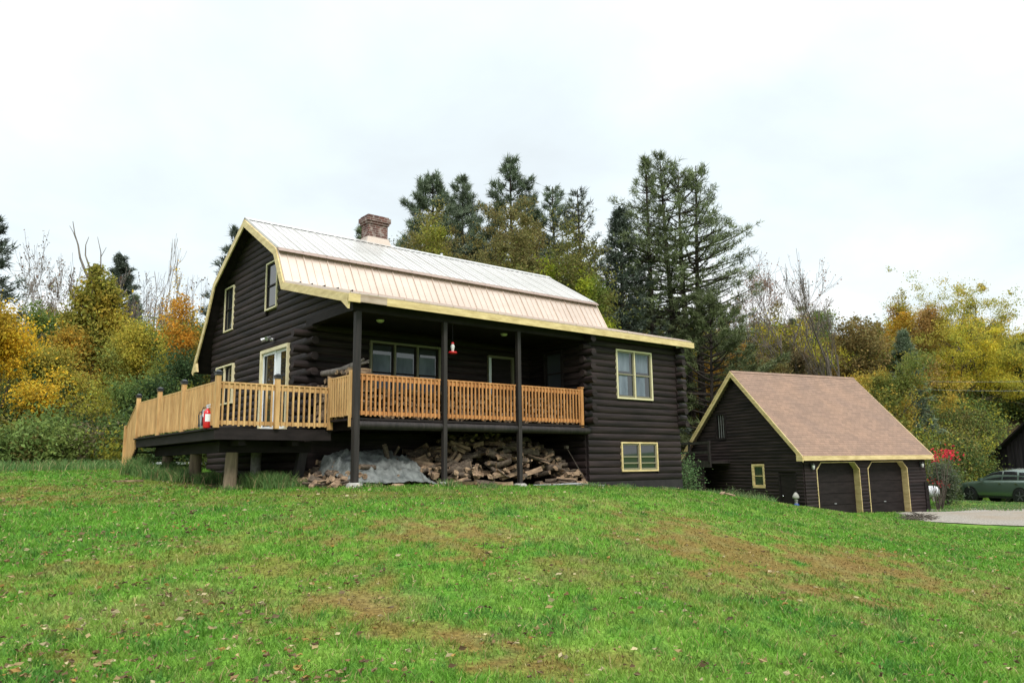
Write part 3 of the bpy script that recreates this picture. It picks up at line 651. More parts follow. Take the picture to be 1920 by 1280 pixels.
# porch door
u0, u1, z0, z1 = D_P; f = MB(); f.box((u0, 0, z1-.07), (u1, .12, z1), fr=fP); f.box((u0, 0, z0), (u0+.09, .12, z1-.07), fr=fP); f.box((u1-.07, 0, z0), (u1, .12, z1-.07), fr=fP); pdo = f.build('porch_door', M['sash'], house)
f = MB(); f.box((u0+.09, 0.01, z0), (u1-.07, .04, z1-.07), fr=fP); f.box((u0+.2, .04, z0+1.0), (u1-.18, .05, z1-.2), fr=fP); f.build('door_leaf', M['dark'], pdo)
f = MB(); f.box((u0-.001, .121, z0), (u0+.085, .135, z1-.07), fr=fP); f.build('door_trim', M['white'], pdo)
# ceiling lamps, gable security light
for x, y in ((1.25, 1.1), (5.0, .9)):
    m = MB(); m.lathe((x, y, 2.495), [(.0, -.06), (.06, -.055), (.09, -.03), (.1, 0)], 16); t = m.build('ceiling_light', M['lamp'], house)
t = MB(); c0 = np.array(fG(4.55, .08, 2.36)); t.lathe((c0[0]-.03, c0[1], c0[2]-.05), [(0, -.0), (.06, 0), (.06, .08), (0, .08)], 10); sl = t.build('security_light', M['galv'], house)
for s_ in (-1, 1):
    t = MB(); t.tube([c0+np.array([-.05, s_*.02, .0]), c0+np.array([-.14, s_*.13, .02])], .015, 6); t.tube([c0+np.array([-.14, s_*.13, .03]), c0+np.array([-.26, s_*.18, -.03])], [.035, .06], 10); t.build('lamp_head', M['galv'], sl)
# ================================================================== DECK
ZD = -.224; DX0, DX1, DY0, DY1 = -2.603, .0, 1.156, 7.53
deck = thing('wooden_deck', 'raised side deck with pine railing, black post caps and round wooden pillars', 'deck', (-1.3, 4.3, -1.4))
m = MB(); x = DY0-.02; i = 0
while x < DY1+.02: m.box((DX0-.10, x, ZD-.035), (-.12, min(x+.138, DY1+.03), ZD)); x += .143
m.build('deck_boards', M['dark'], deck)
m = MB(); m.box((DX0-.03, DY0-.03, ZD-.245), (.02, DY0+.02, ZD-.037)); m.box((DX0-.03, DY0+.02, ZD-.245), (DX0+.02, DY1+.03, ZD-.037)); m.box((DX0+.02, DY1-.02, ZD-.245), (-.12, DY1+.03, ZD-.037)); x = DX0+.4
while x < -.2: m.box((x, DY0+.02, ZD-.22), (x+.045, DY1-.03, ZD-.038)); x += .42
m.build('deck_rim', M['dark'], deck)
m = MB(); m.box((DX0+.35, DY0+.75, ZD-.50), (-.1, DY0+.90, ZD-.247)); m.box((DX0+.45, DY0+.9, ZD-.49), (DX0+.62, DY1-.1, ZD-.25)); m.box((DX0+.55, DY0+.13, ZD-.36), (DX0+.7, DY0+.75, ZD-.247)); m.box((-.85, DY0+.13, ZD-.36), (-.7, DY0+.75, ZD-.247)); m.build('deck_beam', M['dark'], deck)
for x, y, r in ((-1.98, 1.9, .14), (-2.02, 4.3, .145), (-2.02, 6.7, .145)):
    zg = h1(x, y)-.1; m = MB(); tz = ZD-.49 if y > 2.2 else ZD-.5
    m.tube([(x-.03, y-.02, zg), (x, y, (zg+tz)/2), (x+.01, y, tz)], [r*1.08, r, r*.93], 14); m.build('pillar', M['pillar'], deck)
m = MB(); zg = h1(-.3, 1.6)-.1; m.prism([(-.52, 1.95, zg), (-.3, 1.95, zg), (-.16, 1.95, ZD-.45), (-.36, 1.95, ZD-.45)], (0, .16, 0)); m.build('square_pillar', M['post'], deck)
m = MB(); m.tube([(-.55, 4.2, h1(-.5, 4.2)-.1), (-.55, 4.2, ZD-.25)], .13, 12); m.build('pillar', M['stone'], deck)
def deck_post(x, y, h=1.12, cap=True, z0=ZD-.0, w=.05):
    m = MB(); m.box((x-w, y-w, z0), (x+w, y+w, ZD+h)); p = m.build('railing_post', M['pine'], deck)
    if cap:
        m = MB(); c = w+.014; zt = ZD+h
        m.box((x-c, y-c, zt-.012), (x+c, y+c, zt+.05)); m.box((x-c-.02, y-c-.02, zt+.05), (x+c+.02, y+c+.02, zt+.062)); m.prism([(x-c, y-c, zt+.062), (x+c, y-c, zt+.062), (x+.02, y-.02, zt+.10), (x-.02, y-.02, zt+.10)], (0, 0, .001)) if False else None
        b = [(x-c, y-c, zt+.062), (x+c, y-c, zt+.062), (x+c, y+c, zt+.062), (x-c, y+c, zt+.062)]; q = c*.35
        t = [(x-q, y-q, zt+.1), (x+q, y-q, zt+.1), (x+q, y+q, zt+.1), (x-q, y+q, zt+.1)]
        m.add(b+t, [(0, 1, 5, 4), (1, 2, 6, 5), (2, 3, 7, 6), (3, 0, 4, 7), (4, 5, 6, 7)]); m.build('post_cap', M['black'], p)
hd = .98; PX = DX0+.02; PY = DY0-.055
for x, y in ((DX0-.0, DY0-.03), (-1.31, PY)): deck_post(x, y)
deck_post(-.03, PY, 1.2, False)
for y in (3.33, 5.35, 7.45): deck_post(DX0-.055, y)
rail_section(deck, (-1.365, DY0), (DX0+.05, DY0), ZD, hd, M['pine'], .125); rail_section(deck, (-.08, DY0), (-1.255, DY0), ZD, hd, M['pine'], .125)
for a, b in ((DY0+.03, 3.28), (3.38, 5.30), (5.40, 7.4)): rail_section(deck, (DX0+.005, a), (DX0+.005, b), ZD, hd, M['pine'], .118)
# stairs off the far end with a sloping railing
m = MB()
for i in range(6): m.box((DX0+.05, DY1+.03+i*.26, ZD-.05-(i+1)*.17), (DX0+1.3, DY1+.32+i*.26, ZD-.01-(i+1)*.17))
m.build('stair_treads', M['dark'], deck)
m = MB(); m.prism([(DX0, DY1+.03, ZD-.3), (DX0, DY1+1.6, ZD-1.3), (DX0, DY1+1.6, ZD-1.0), (DX0, DY1+.03, ZD-.02)], (.045, 0, 0)); m.build('stringer', M['dark'], deck)
m = MB(); y = DY1+.02; k = 0
while y < 8.62:
    t = (y-DY1)/1.1; m.box((DX0-.06, y, ZD-.28-t*.75), (DX0-.025, y+.037, ZD+.96-t*.62)); y += .075
m.prism([(DX0-.07, DY1, ZD+.96), (DX0-.07, 8.68, ZD+.96-.66), (DX0-.07, 8.68, ZD+.99-.66), (DX0-.07, DY1, ZD+1.0)], (.1, 0, 0)); m.build('stair_railing', M['pine'], deck)
m = MB(); m.box((DX0-.1, 8.63, -1.4), (DX0-.02, 8.72, .18)); m.build('stair_post', M['pine'], deck)
# ================================================================== GARAGE
gar = thing('log_garage', 'dark log two-car garage with brown shingle roof and yellow trim', 'garage', (GA[0], GA[1], -3.4), GTH)
GL, GD_, GZE, GZR, GO = 7.942, 7.686, -.829, 3.327, .29; Z0 = -3.5
def GW3(p): return gw(p[0], p[1], p[2])
class GB(MB):
    def build(s, name, mt, parent): s.v = [GW3(p) for p in s.v]; return MB.build(s, name, mt, parent)
gF = lambda u, n, z: (u, -n, z); gG = lambda u, n, z: (-n, u, z)
SL = (GZR-GZE)/(GD_/2+GO); hw = GD_/2
def log_wall_g(fr, z0, z1, span, openings=()):
    mb = log_wall(fr, z0, z1, span, openings, .098, .6); g = GB(); g.v, g.f, g.m, g.sm = mb.v, mb.f, mb.m, mb.sm; return g
PITCHZ = .152
DO = [(.70, 3.40), (3.93, 6.63)]; DZ = (-3.45, -1.10)
m = log_wall_g(gF, Z0, -.80, lambda z: (0, GL), [(a, b, DZ[0]-.2, DZ[1]) for a, b in DO])
for a, b in ((.02, .72), (3.38, 3.95), (6.61, GL-.02)): m.box((a, .005, Z0-.2), (b, .5, -.9))
m.box((.02, .006, -1.12), (GL-.02, .5, -.9)); 
for a, b in DO:                                    # filler triangles at the clipped door corners
    for s_, e in ((1, a), (-1, b)): m.prism([(e, -.045, DZ[1]), (e+s_*.30, -.045, DZ[1]), (e, -.045, DZ[1]-.32)], (0, .5, 0))
m.build('front_wall', M['log'], gar)
def ggs(z):
    if z < -.95: return (0, GD_)
    e = (z-(GZE-.1))/SL-GO; return (max(0, e+.1), min(GD_, GD_-e-.1))
GWN = (2.26, 3.05, -2.24, -1.15); GDR = (.42, 1.42, -3.4, -1.57); GV = (4.72, 5.28, .12, 1.27)
m = log_wall_g(gG, Z0, 3.1, ggs, [GWN, GDR, GV]); m.prism([(.02, 0.01, Z0-.3), (.02, GD_-.01, Z0-.3), (.02, GD_-.01, -.95), (.02, hw, GZR-.15), (.02, 0.01, -.95)], (.1, 0, 0)); m.build('gable_wall', M['log'], gar)
m = GB(); m.box((GL-.12, .01, Z0-.3), (GL-.0, GD_-.01, -.95)); m.prism([(GL-.1, 0.01, -.95), (GL-.1, GD_-.01, -.95), (GL-.1, hw, GZR-.15)], (.08, 0, 0)); m.box((.02, GD_-.1, Z0-.3), (GL-.02, GD_, -.95)); m.build('rear_wall', M['log'], gar)
for nm, s_ in (('front_roof', 1), ('rear_roof', -1)):
    m = GB(); ln = math.hypot(hw+GO, GZR-GZE); rows = int(ln/.145); 
    for i in range(rows+1):
        t0 = i/rows*(1-.001); t1 = min(1, (i+1.08)/rows); lift = .012
        def pt(t, off): y = -GO+(hw+GO)*t; z = GZE+(GZR-GZE)*t; y = y if s_ > 0 else GD_-y; return y, z+off
        if i == rows: break
        ya, za = pt(t0, lift); yb, zb = pt(t1, 0); yc, zc = pt(t0, -.004)
        m.add([(-GO-.02, ya, za), (GL+GO+.02, ya, za), (GL+GO+.02, yb, zb), (-GO-.02, yb, zb), (-GO-.02, yc, zc), (GL+GO+.02, yc, zc)], [(0, 1, 2, 3), (4, 5, 1, 0)])
    ya, za = pt(0, -.006); yb, zb = pt(1, -.006)
    m.prism([(-GO, ya, za), (-GO, yb, zb), (-GO, yb, zb-.1), (-GO, ya, za-.1)], (GL+2*GO, 0, 0)); m.build(nm, M['shingle'], gar)
m = GB(); m.prism([(-GO-.02, hw-.12, GZR-.12*SL+.03), (-GO-.02, hw, GZR+.03), (-GO-.02, hw+.12, GZR-.12*SL+.03), (-GO-.02, hw, GZR+.01)], (GL+2*GO+.04, 0, 0)); m.build('ridge_shingles', M['shingle'], gar)
for xx in (-GO-.05, GL+GO+.02):
    m = GB()
    for s_ in (1, -1):
        Y = lambda y: y if s_ > 0 else GD_-y
        m.prism([(xx, Y(-GO-.02), GZE-.01), (xx, Y(hw), GZR-.012), (xx, Y(hw), GZR-.30), (xx, Y(-GO-.02), GZE-.27)], (.03, 0, 0))
        m.prism([(xx-.018, Y(-GO-.02), GZE+.0), (xx-.018, Y(hw), GZR+.0), (xx-.018, Y(hw), GZR-.10), (xx-.018, Y(-GO-.02), GZE-.10)], (.017, 0, 0))
    m.build('rake_board', M['yellow'], gar)
m = GB(); m.box((-GO-.02, -GO-.05, GZE-.20), (GL+GO+.02, -GO-.021, GZE-.0)); m.box((-GO-.02, -GO-.02, GZE-.2), (GL+GO+.02, 0, GZE-.18)); m.prism([(-GO-.07, -GO-.04, GZE-.06), (-GO-.07, -GO+.32, GZE+.1), (-GO-.07, -GO+.32, GZE-.22), (-GO-.07, -GO-.04, GZE-.22)], (.05, 0, 0)); m.build('fascia', M['yellow'], gar)
m = GB(); m.box((-GO-.02, GD_+GO+.021, GZE-.20), (GL+GO+.02, GD_+GO+.05, GZE)); m.build('fascia', M['yellow'], gar)
for a, b in DO:
    m = GB(); z1 = DZ[1]; z0 = -3.5; c = .30; w = .035
    pts = [(a, z0), (a, z1-.32), (a+c, z1), (b-c, z1), (b, z1-.32), (b, z0)]
    inn = [(a+w, z0), (a+w, z1-.32-.02), (a+c+.015, z1-w), (b-c-.015, z1-w), (b-w, z1-.34), (b-w, z0)]
    for i in range(5):
        m.prism([(pts[i][0], -.075, pts[i][1]), (pts[i+1][0], -.075, pts[i+1][1]), (inn[i+1][0], -.075, inn[i+1][1]), (inn[i][0], -.075, inn[i][1])], (0, .33, 0))
    fo = m.build('garage_door', M['yellow'], gar)
    m = GB(); m.box((a+.03, .26, z0-.1), (b-.03, .30, z1-.03)); 
    for k in range(5):
        zz = z0+.5*k+.03
        m.box((a+.04, .24, zz), (b-.04, .26, zz+.47))
    m.build('door_panel', M['dark'], fo); m = GB(); m.box(((a+b)/2-.07, .225, -2.95), ((a+b)/2+.07, .239, -2.91)); m.build('door_handle', M['galv'], fo)
wf = window(gar, lambda u, n, z: gw(*gG(u, n, z)), GWN, M['yellow'], M['yellow'], M['glass'], mull=1, tw=.09, n_out=.07, sashw=.04)
m = GB(); m.box((-.03, GDR[0]+.06, -3.5), (.015, GDR[1]-.06, GDR[3]-.06)); do = m.build('side_door', M['dark'], gar); m = GB(); m.lathe((-.06, GDR[1]-.2, -2.6), [(0, 0), (.035, .0), (.035, .06), (0, .06)], 8); m.build('door_knob', M['chrome'], do)
m = GB(); m.box((-.07, GDR[0]-.02, -3.5), (.02, GDR[0]+.07, GDR[3])); m.box((-.07, GDR[1]-.07, -3.5), (.02, GDR[1]+.02, GDR[3])); m.box((-.07, GDR[0]+.07, GDR[3]-.07), (.02, GDR[1]-.07, GDR[3])); m.build('door_frame', M['dark'], do)
m = GB(); u0, u1, z0, z1 = GV
m.box((-.09, u0-.1, z0-.05), (-.0, u0, z1+.05)); m.box((-.09, u1, z0-.05), (0, u1+.1, z1+.05)); m.box((-.09, u0, z1), (0, u1, z1+.08)); m.box((-.09, u0, z0-.08), (0, u1, z0)); vf = m.build('loft_window', M['dark'], gar)
m = GB()
for k in range(3): u = u0+.12+k*.16; m.box((-.05, u-.014, z0+.02), (-.03, u+.014, z1-.02))
m.build('window_bar', M['galv'], vf)
m = GB(); m.box((-.08, 4.0, 2.55), (-.03, 4.28, 2.85)); m.build('gable_vent', M['dark'], gar)
for u in (.38, 7.55):
    m = GB(); m.box((u-.04, -.1, -1.35), (u+.04, -.05, -1.15)); m.lathe((u, -.2, -1.42), [(0, 0), (.03, .01), (.055, .05), (.065, .2), (.09, .21), (.02, .28), (0, .29)], 8); m.tube([(u, -.06, -1.18), (u, -.16, -1.08), (u, -.2, -1.13)], .012, 6); lo = m.build('wall_lantern', M['black'], gar)
    m = GB(); m.lathe((u, -.2, -1.40), [(.045, .0), (.058, .05), (.066, .17)], 8); m.build('lantern_glass', M['lamp'], lo)
# balcony at the rear left of the garage
m = GB()
m.box((-1.3, 4.5, -1.10), (0, 9.4, -.98)); m.box((-1.3, 4.5, -1.28), (-1.2, 9.4, -1.11))
for z in (-.16, -.62): m.box((-1.32, 4.5, z), (-1.27, 9.4, z+.12))
for y in (4.52, 6.0, 7.4, 9.2): m.box((-1.30, y, -1.1), (-1.2, y+.1, .0))
m.build('side_balcony', M['post'], gar)
m = GB(); g2 = log_wall_g(gG, Z0, -1.3, lambda z: (5.1, 9.3)); m.v, m.f, m.m, m.sm = [(p[0]-1.15, p[1], p[2]) for p in g2.v], g2.f, g2.m, g2.sm; m.build('lean_to_wall', M['log'], gar)
m = GB(); m.box((-.02, 7.7, Z0), (-1.15, 9.3, -1.3)); m.build('lean_to_wall', M['log'], gar)
m = GB(); m.box((GL-.2, -.1, -3.6), (GL+.04, .0, -2.1)); m.build('corner_panel', M['dark'], gar)
PITCHZ = .192
# ================================================================== BARN
def barn():
    x0, y0 = at(1855, 62); x1, y1 = at(2010, 57); a = math.atan2(y1-y0, x1-x0); zg = h1(x0, y0)-.4
    b = thing('dark_barn', 'dark plank barn with a sloping roof beyond the parked green car', 'barn', (x0, y0, zg), a)
    w = 11; e = zpix(1855, 868, 62)-zg; s = .62; n = 1.0
    m = MB(); m.prism([(0, 0, 0), (w, 0, 0), (w, 0, e), (w/2, 0, e+s*w/2), (0, 0, e)], (0, 12, 0)); 
    for k in range(36): m.box((k*.305, -.03, 0), (k*.305+.05, 0, e+s*min(k*.305, w-k*.305)))
    m.build('plank_wall', M['planks'], b, local=True)
    for s_, xa in ((1, 0), (-1, w)):
        m = MB(); m.prism([(xa-s_*.5, -.4, e-.5*s+.03), (w/2, -.4, e+s*w/2+.03), (w/2, -.4, e+s*w/2+.18), (xa-s_*.5, -.4, e-.5*s+.18)], (0, 12.8, 0)); m.build('roof', M['dark'], b, local=True)
barn()
#@@PART2
# ================================================================== FIREWOOD
rw = random.Random(11)
def split_log(ln, w, kind, seed):
    r = random.Random(seed); mb = MB(); n = 9
    if kind == 0: ang = [i*2*PI/10 for i in range(10)]; pts = [(math.cos(a)*w*.5*r.uniform(.9, 1.1), math.sin(a)*w*.5*r.uniform(.9, 1.1)) for a in ang]; flat = []
    else:
        span = PI*(1.0 if kind == 1 else .55); ang = [-span/2+span*i/6 for i in range(7)]
        R_ = w*(.55 if kind == 1 else .95); pts = [(math.cos(a)*R_*r.uniform(.93, 1.07), math.sin(a)*R_*r.uniform(.93, 1.07)) for a in ang]
        if kind == 2: pts.append((r.uniform(-.02, .02), r.uniform(-.02, .02)))
        cx = sum(p[0] for p in pts)/len(pts); cy = sum(p[1] for p in pts)/len(pts); pts = [(a-cx, b-cy) for a, b in pts]
    k = len(pts); vs = []; S_ = 5
    bx, by = r.uniform(-.03, .03), r.uniform(-.03, .03)
    for i in range(S_):
        t = i/(S_-1); s = r.uniform(.9, 1.08); o = math.sin(t*PI)
        for a, b in pts: vs.append((-ln/2+ln*t+r.uniform(-.006, .006)+(r.uniform(-.012, .012) if i in (0, S_-1) else 0), a*s+bx*o, b*s+by*o))
    arc = k if kind == 0 else (6)
    for i in range(S_-1):
        for j in range(k):
            f = (i*k+j, i*k+(j+1) % k, (i+1)*k+(j+1) % k, (i+1)*k+j)
            mb.v; mb.f.append(f); mb.m.append(0 if j < arc else 1); mb.sm.append(j < arc)
    mb.v = vs
    mb.f.append(tuple(range(k))[::-1]); mb.m.append(1); mb.sm.append(False); mb.f.append(tuple(range((S_-1)*k, S_*k))); mb.m.append(1); mb.sm.append(False)
    return mb
LOGM = []
for i in range(12):
    mb = split_log((.48, .44, .54)[i % 3], (.095, .12, .105, .135)[i % 4], (1, 2, 2, 0, 1, 2)[i % 6], 50+i)
    me = bpy.data.meshes.new('firewood_log'); me.from_pydata(mb.v, [], mb.f); me.materials.append(M['fbark']); me.materials.append(M['fwood'])
    me.polygons.foreach_set('material_index', mb.m); me.polygons.foreach_set('use_smooth', mb.sm); me.update(); LOGM.append(me)
def wood(loc, rot, label, group, sc=1.0, mi=None):
    o = bpy.data.objects.new('firewood_log', LOGM[rw.randrange(12) if mi is None else mi]); put(o); o.location = loc; o.rotation_euler = rot
    if sc != 1.0: o.scale = (sc,)*3
    return tag(o, label, 'firewood', group)
def heapz(x, y):
    p = np.interp(x, [-.7, -.3, .1, .6, 1.5, 2.3, 2.7, 3.3, 3.9, 4.5, 5.1, 5.8, 6.5, 6.95, 7.2], [.0, .12, .35, .62, .66, .6, .68, .9, 1.12, 1.3, 1.3, 1.27, 1.12, .8, .4])
    q = np.interp(y, [-.05, .15, .6, 1.2, 1.8, 2.4], [.03, .28, .68, .98, 1.05, 1.05]); q2 = 1.0
    return float(p*q)
def heap():
    # hidden body of the heap: one mass of further logs
    V = []; Fq = []; mb = MB(); idx = 0
    for i in range(420):
        x = rw.uniform(-.4, 7.05); y = rw.uniform(.25, 2.3); z = h1(x, y)+heapz(x, y)*rw.uniform(.25, .95)
        me = LOGM[rw.randrange(12)]; a = rw.uniform(0, PI*2); b = rw.uniform(-.4, .4); rx = rw.uniform(0, 6)
        R_ = Matrix.Rotation(a, 3, 'Z') @ Matrix.Rotation(b, 3, 'Y') @ Matrix.Rotation(rx, 3, 'X')
        vs = [tuple(R_ @ v.co+Vector((x, y, z))) for v in me.vertices]; n = len(mb.v); mb.v += vs
        for p in me.polygons: mb.f.append(tuple(n+k for k in p.vertices)); mb.m.append(p.material_index); mb.sm.append(False)
    tag(mb.build('firewood_heap_core', [M['fbark'], M['fwood']]), 'inner mass of split logs under the surface of the firewood heap', 'firewood', kind='stuff')
    n = 0
    for i in range(2000):
        if n >= 176: break
        x = rw.uniform(-.75, 7.15); y = .02+2.1*rw.random()**1.4
        if .15 < x < 2.15 and y < 2.2: continue
        if min(abs(x-c) for c in (.02, 2.37, 4.7)) < .3 and y < .3: continue
        hz = heapz(x, y)
        if hz < .03: continue
        z = h1(x, y)+hz+rw.uniform(-.06, .05)
        z = max(z, h1(x, y)+.05)
        rg = 'left' if x < .1 else ('mid' if x < 4.7 else 'right')
        lb, gr = {'left': ('split log lying in the shade left of the grey tarp', 'firewood left of the tarp'), 'mid': ('split log in the heap between the tarp and the third porch post', 'firewood heap left of the third post'), 'right': ('split log in the heap right of the third porch post', 'firewood heap right of the third post')}[rg]
        ly = rw.random()
        wood((x, y, z), (rw.uniform(0, 6), rw.gauss(0, .30), rw.choice([rw.gauss(0, .5), rw.uniform(0, 6.3)])), lb, gr, rw.uniform(.8, 1.12)); n += 1
    for x, a in ((2.95, .05), (3.55, .02), (4.1, -.1), (5.3, 1.2), (5.75, .1), (6.3, -.2), (6.8, .1)):
        wood((x, -.06, h1(x, -.06)+.07), (rw.uniform(0, 6), .03, a), 'long pale log lying along the front foot of the heap', 'logs along the front of the heap', 1.15)
heap()
# two logs on the tarp + the tarp
def tarp():
    xs = np.linspace(.02, 2.22, 70); ys = np.linspace(-.14, 1.9, 60); X, Y = np.meshgrid(xs, ys)
    Xo = X+(fbm(Y*1.5, X*0, 3)-.5)*.25*((X > 1.9)+0.)*1.0-.0*(Y)
    Z = np.vectorize(heapz)(np.clip(X, .45, 2.25), np.maximum(Y, .0))+.06
    Z = Z*np.clip((2.26-X)/.35, .25, 1)*np.clip((X+.1)/.35, .4, 1)
    cr = np.abs(fbm(X*2.3+Y*1.2, Y*2.0, 21, 3)-.5)*2; cr2 = np.abs(fbm(X*3.6-Y*2.2, Y*1.4+X, 33, 3)-.5)*2; Z = Z+(.11*(1-cr)**4+.08*(1-cr2)**5)*np.clip((Y+.1)*3, .25, 1)-.08+fbm(X*7, Y*7, 4, 3)*.05
    Z += (fbm(X*2+Y, Y*2.4, 8, 4)-.5)*.16*np.clip(Y*2+.3, 0, 1)
    Z = np.maximum(Z, .03)+H(X, Y)
    front = (fbm(X*2.5, X*0+3, 6)-.5)*.25*(np.clip(.5-Y, 0, .5)*2)
    Yo = Y+front; ny, nx = X.shape; V = np.stack([Xo.ravel(), Yo.ravel(), Z.ravel()], 1); i = np.arange(nx*ny).reshape(ny, nx)
    Fc = np.stack([i[:-1, :-1].ravel(), i[:-1, 1:].ravel(), i[1:, 1:].ravel(), i[1:, :-1].ravel()], 1)
    b = V.copy(); b[:, 2] -= .008; Fc = np.concatenate([Fc, Fc[:, ::-1]+len(V)])
    o = np_mesh('tarp', np.concatenate([V, b]), Fc, M['tarp'], smooth=True); tag(o, 'crumpled grey-green tarp draped over firewood between the first two porch posts', 'tarp')
tarp()
def ttop(x, y): return h1(x, y)+heapz(x, max(y, 0))+.1
wood((1.32, .85, ttop(1.32, .85)+.10), (.3, 1.25, .2), 'short log standing upright on top of the grey tarp', 'logs on top of the tarp', .85, 3)
wood((1.62, .95, ttop(1.62, .95)+.06), (.3, .9, 1.9), 'dark leaning log on top of the grey tarp beside the upright one', 'logs on top of the tarp', .8, 0)
wood((.55, .35, h1(.5, .3)+.42), (1, .05, .1), 'log lying on the left part of the grey tarp beside the first post', 'logs on top of the tarp', .9, 3)
# stack on the porch behind the railing: ends towards the viewer
def stack():
    n = 0; core = MB()
    def place(x, y, z, ax, vis, lb, gr):
        nonlocal n
        if vis and n < 118:
            n += 1; wood((x, y, z), (rw.uniform(0, 6), 0, (PI/2 if ax == 'y' else 0)+rw.gauss(0, .05)), lb, gr, rw.uniform(.9, 1.15))
        else:
            me = LOGM[rw.randrange(12)]; R_ = Matrix.Rotation((PI/2 if ax == 'y' else 0)+rw.gauss(0, .08), 3, 'Z') @ Matrix.Rotation(rw.uniform(0, 6), 3, 'X')
            k = len(core.v); core.v += [tuple(R_ @ v.co*1.05+Vector((x, y, z))) for v in me.vertices]
            for p in me.polygons: core.f.append(tuple(k+q for q in p.vertices)); core.m.append(p.material_index); core.sm.append(False)
    for r_ in range(6):
        x = .42+.06*(r_ % 2)
        while x < 6.95:
            top = 5 if x < 3.5 else (5 if x < 5.6 else 5)
            if r_ < top: place(x, .46+rw.uniform(-.05, .05), .08+r_*.142, 'y', r_ < 3, 'split log stacked end-on behind the orange porch railing', 'firewood stacked behind the porch railing')
            x += .168
    for r_ in range(8):
        y = .25
        while y < 2.2:
            if r_ < 6+int(y < 1.6)+int(.4 < y < 1.1): place(.32, y, .08+r_*.145, 'x', r_ > 4 or r_ < 1, 'log on the tall stack at the left end of the porch', 'firewood stacked at the left end of the porch')
            y += .165
    tag(core.build('firewood_stack_core', [M['fbark'], M['fwood']]), 'further split logs filling the firewood stack on the porch', 'firewood', kind='stuff')
    m = MB(); m.tube([(.12, 1.9, 1.17), (.35, 1.35, 1.2), (.5, .8, 1.30)], [.07, .09, .10], 9); m.tube([(.5, .8, 1.30), (.55, .6, 1.42)], [.06, .025], 6); m.tube([(.5, .8, 1.3), (.62, .5, 1.33)], [.05, .02], 6); m.tube([(.48, .9, 1.33), (.45, .75, 1.48)], [.04, .015], 6); m.tube([(.5, .85, 1.3), (.7, .62, 1.4)], [.04, .015], 6)
    tag(m.build('driftwood_branch', M['greybark']), 'pale knotty branch with broken stubs lying on the porch firewood stack', 'branch')
stack()
# ================================================================== SMALL THINGS
def extinguisher(x, y, s, mt, label, rz):
    t = thing('fire_extinguisher', label, 'fire extinguisher', (x, y, ZD), rz, 'fire extinguishers on the deck edge'); m = MB()
    m.lathe((0, 0, 0), [(0, 0), (.075*s, 0), (.08*s, .015), (.08*s, .32*s), (.065*s, .37*s), (.025*s, .40*s), (.022*s, .43*s), (0, .43*s)], 18); m.build('cylinder', mt, t, local=True)
    m = MB(); m.box((-.02, -.02, .43*s), (.02, .02, .47*s)); m.prism([(-.02, -.012, .47*s), (.12*s, -.012, .52*s), (.12*s, -.012, .54*s), (-.03, -.012, .50*s)], (0, .024, 0)); m.prism([(.0, -.01, .44*s), (.11*s, -.01, .455*s), (.11*s, -.01, .47*s), (.0, -.01, .462*s)], (0, .02, 0)); m.build('handle', M['chrome'], t, local=True)
    m = MB(); m.tube([(-.02, 0, .45*s), (-.09*s, 0, .44*s), (-.115*s, 0, .36*s), (-.10*s, 0, .2*s), (-.1*s, 0, .12*s)], .013, 7); m.tube([(-.1*s, 0, .13*s), (-.1*s, 0, .05*s)], [.016, .024], 7); m.build('hose', M['black'], t, local=True)
    m = MB(); vs = []; k = 8
    for i in range(k+1):
        a = -1.9+i*1.5/k; 
        for z in (.14*s, .30*s): vs.append((.0815*s*math.cos(a), .0815*s*math.sin(a), z))
    m.add(vs, [(2*i, 2*i+2, 2*i+3, 2*i+1) for i in range(k)]); m.build('paper_label', M['white'] if mt is M['red'] else M['red'], t, local=True)
extinguisher(-2.70, 1.42, .98, M['red'], 'larger red fire extinguisher with a white paper label at the deck corner', -.5)
extinguisher(-2.69, 1.72, .80, M['galv'], 'smaller silver fire extinguisher just left of the red one on the deck edge', -.4)
# hummingbird feeder
t = thing('bird_feeder', 'small red and clear hanging bird feeder under the porch beam right of the second post', 'bird feeder', (2.62, -.05, 1.62))
m = MB(); m.lathe((0, 0, 0), [(0, 0), (.09, .01), (.115, .04), (.09, .065), (.03, .075), (0, .08)], 14); m.build('feeding_tray', M['red'], t, local=True)
m = MB(); m.lathe((0, 0, .07), [(.028, 0), (.04, .06), (.05, .13), (.03, .18), (0, .19)], 12); m.build('bottle', M['lamp'], t, local=True)
m = MB(); m.lathe((0, 0, .25), [(.0, .0), (.045, .0), (.03, .04), (0, .05)], 10); m.build('cap', M['red'], t, local=True)
m = MB(); m.tube([(0, 0, .29), (0, 0, .79)], .003, 4); m.build('hanging_wire', M['black'], t, local=True)
# leaning rod and pipes
x = 7.0; m = MB(); m.tube([(7.12, -.12, h1(7.1, -.1)), (6.75, .35, -.62)], .007, 6); m.box((6.69, .31, -.64), (6.79, .39, -.56)); tag(m.build('garden_tool', M['bark']), 'thin tool with a small head leaning at the right end of the firewood heap', 'garden tool')
for i, (x0, y0, x1, y1, lb) in enumerate(((4.9, -.35, 6.6, -.42, 'thin grey pipe lying in the grass before the heap, nearest the porch'), (5.3, -.5, 7.4, -.44, 'longest thin grey pipe lying in the grass before the basement corner'), (5.6, -.3, 7.0, -.62, 'thin grey pipe lying slantwise across the others in the grass'))):
    m = MB(); m.tube([(x0, y0, h1(x0, y0)+.05), ((x0+x1)/2, (y0+y1)/2, h1((x0+x1)/2, (y0+y1)/2)+.06+.02*i), (x1, y1, h1(x1, y1)+.05)], .014, 6); tag(m.build('metal_pipe', M['galv']), lb, 'pipe', 'grey pipes lying in the grass')
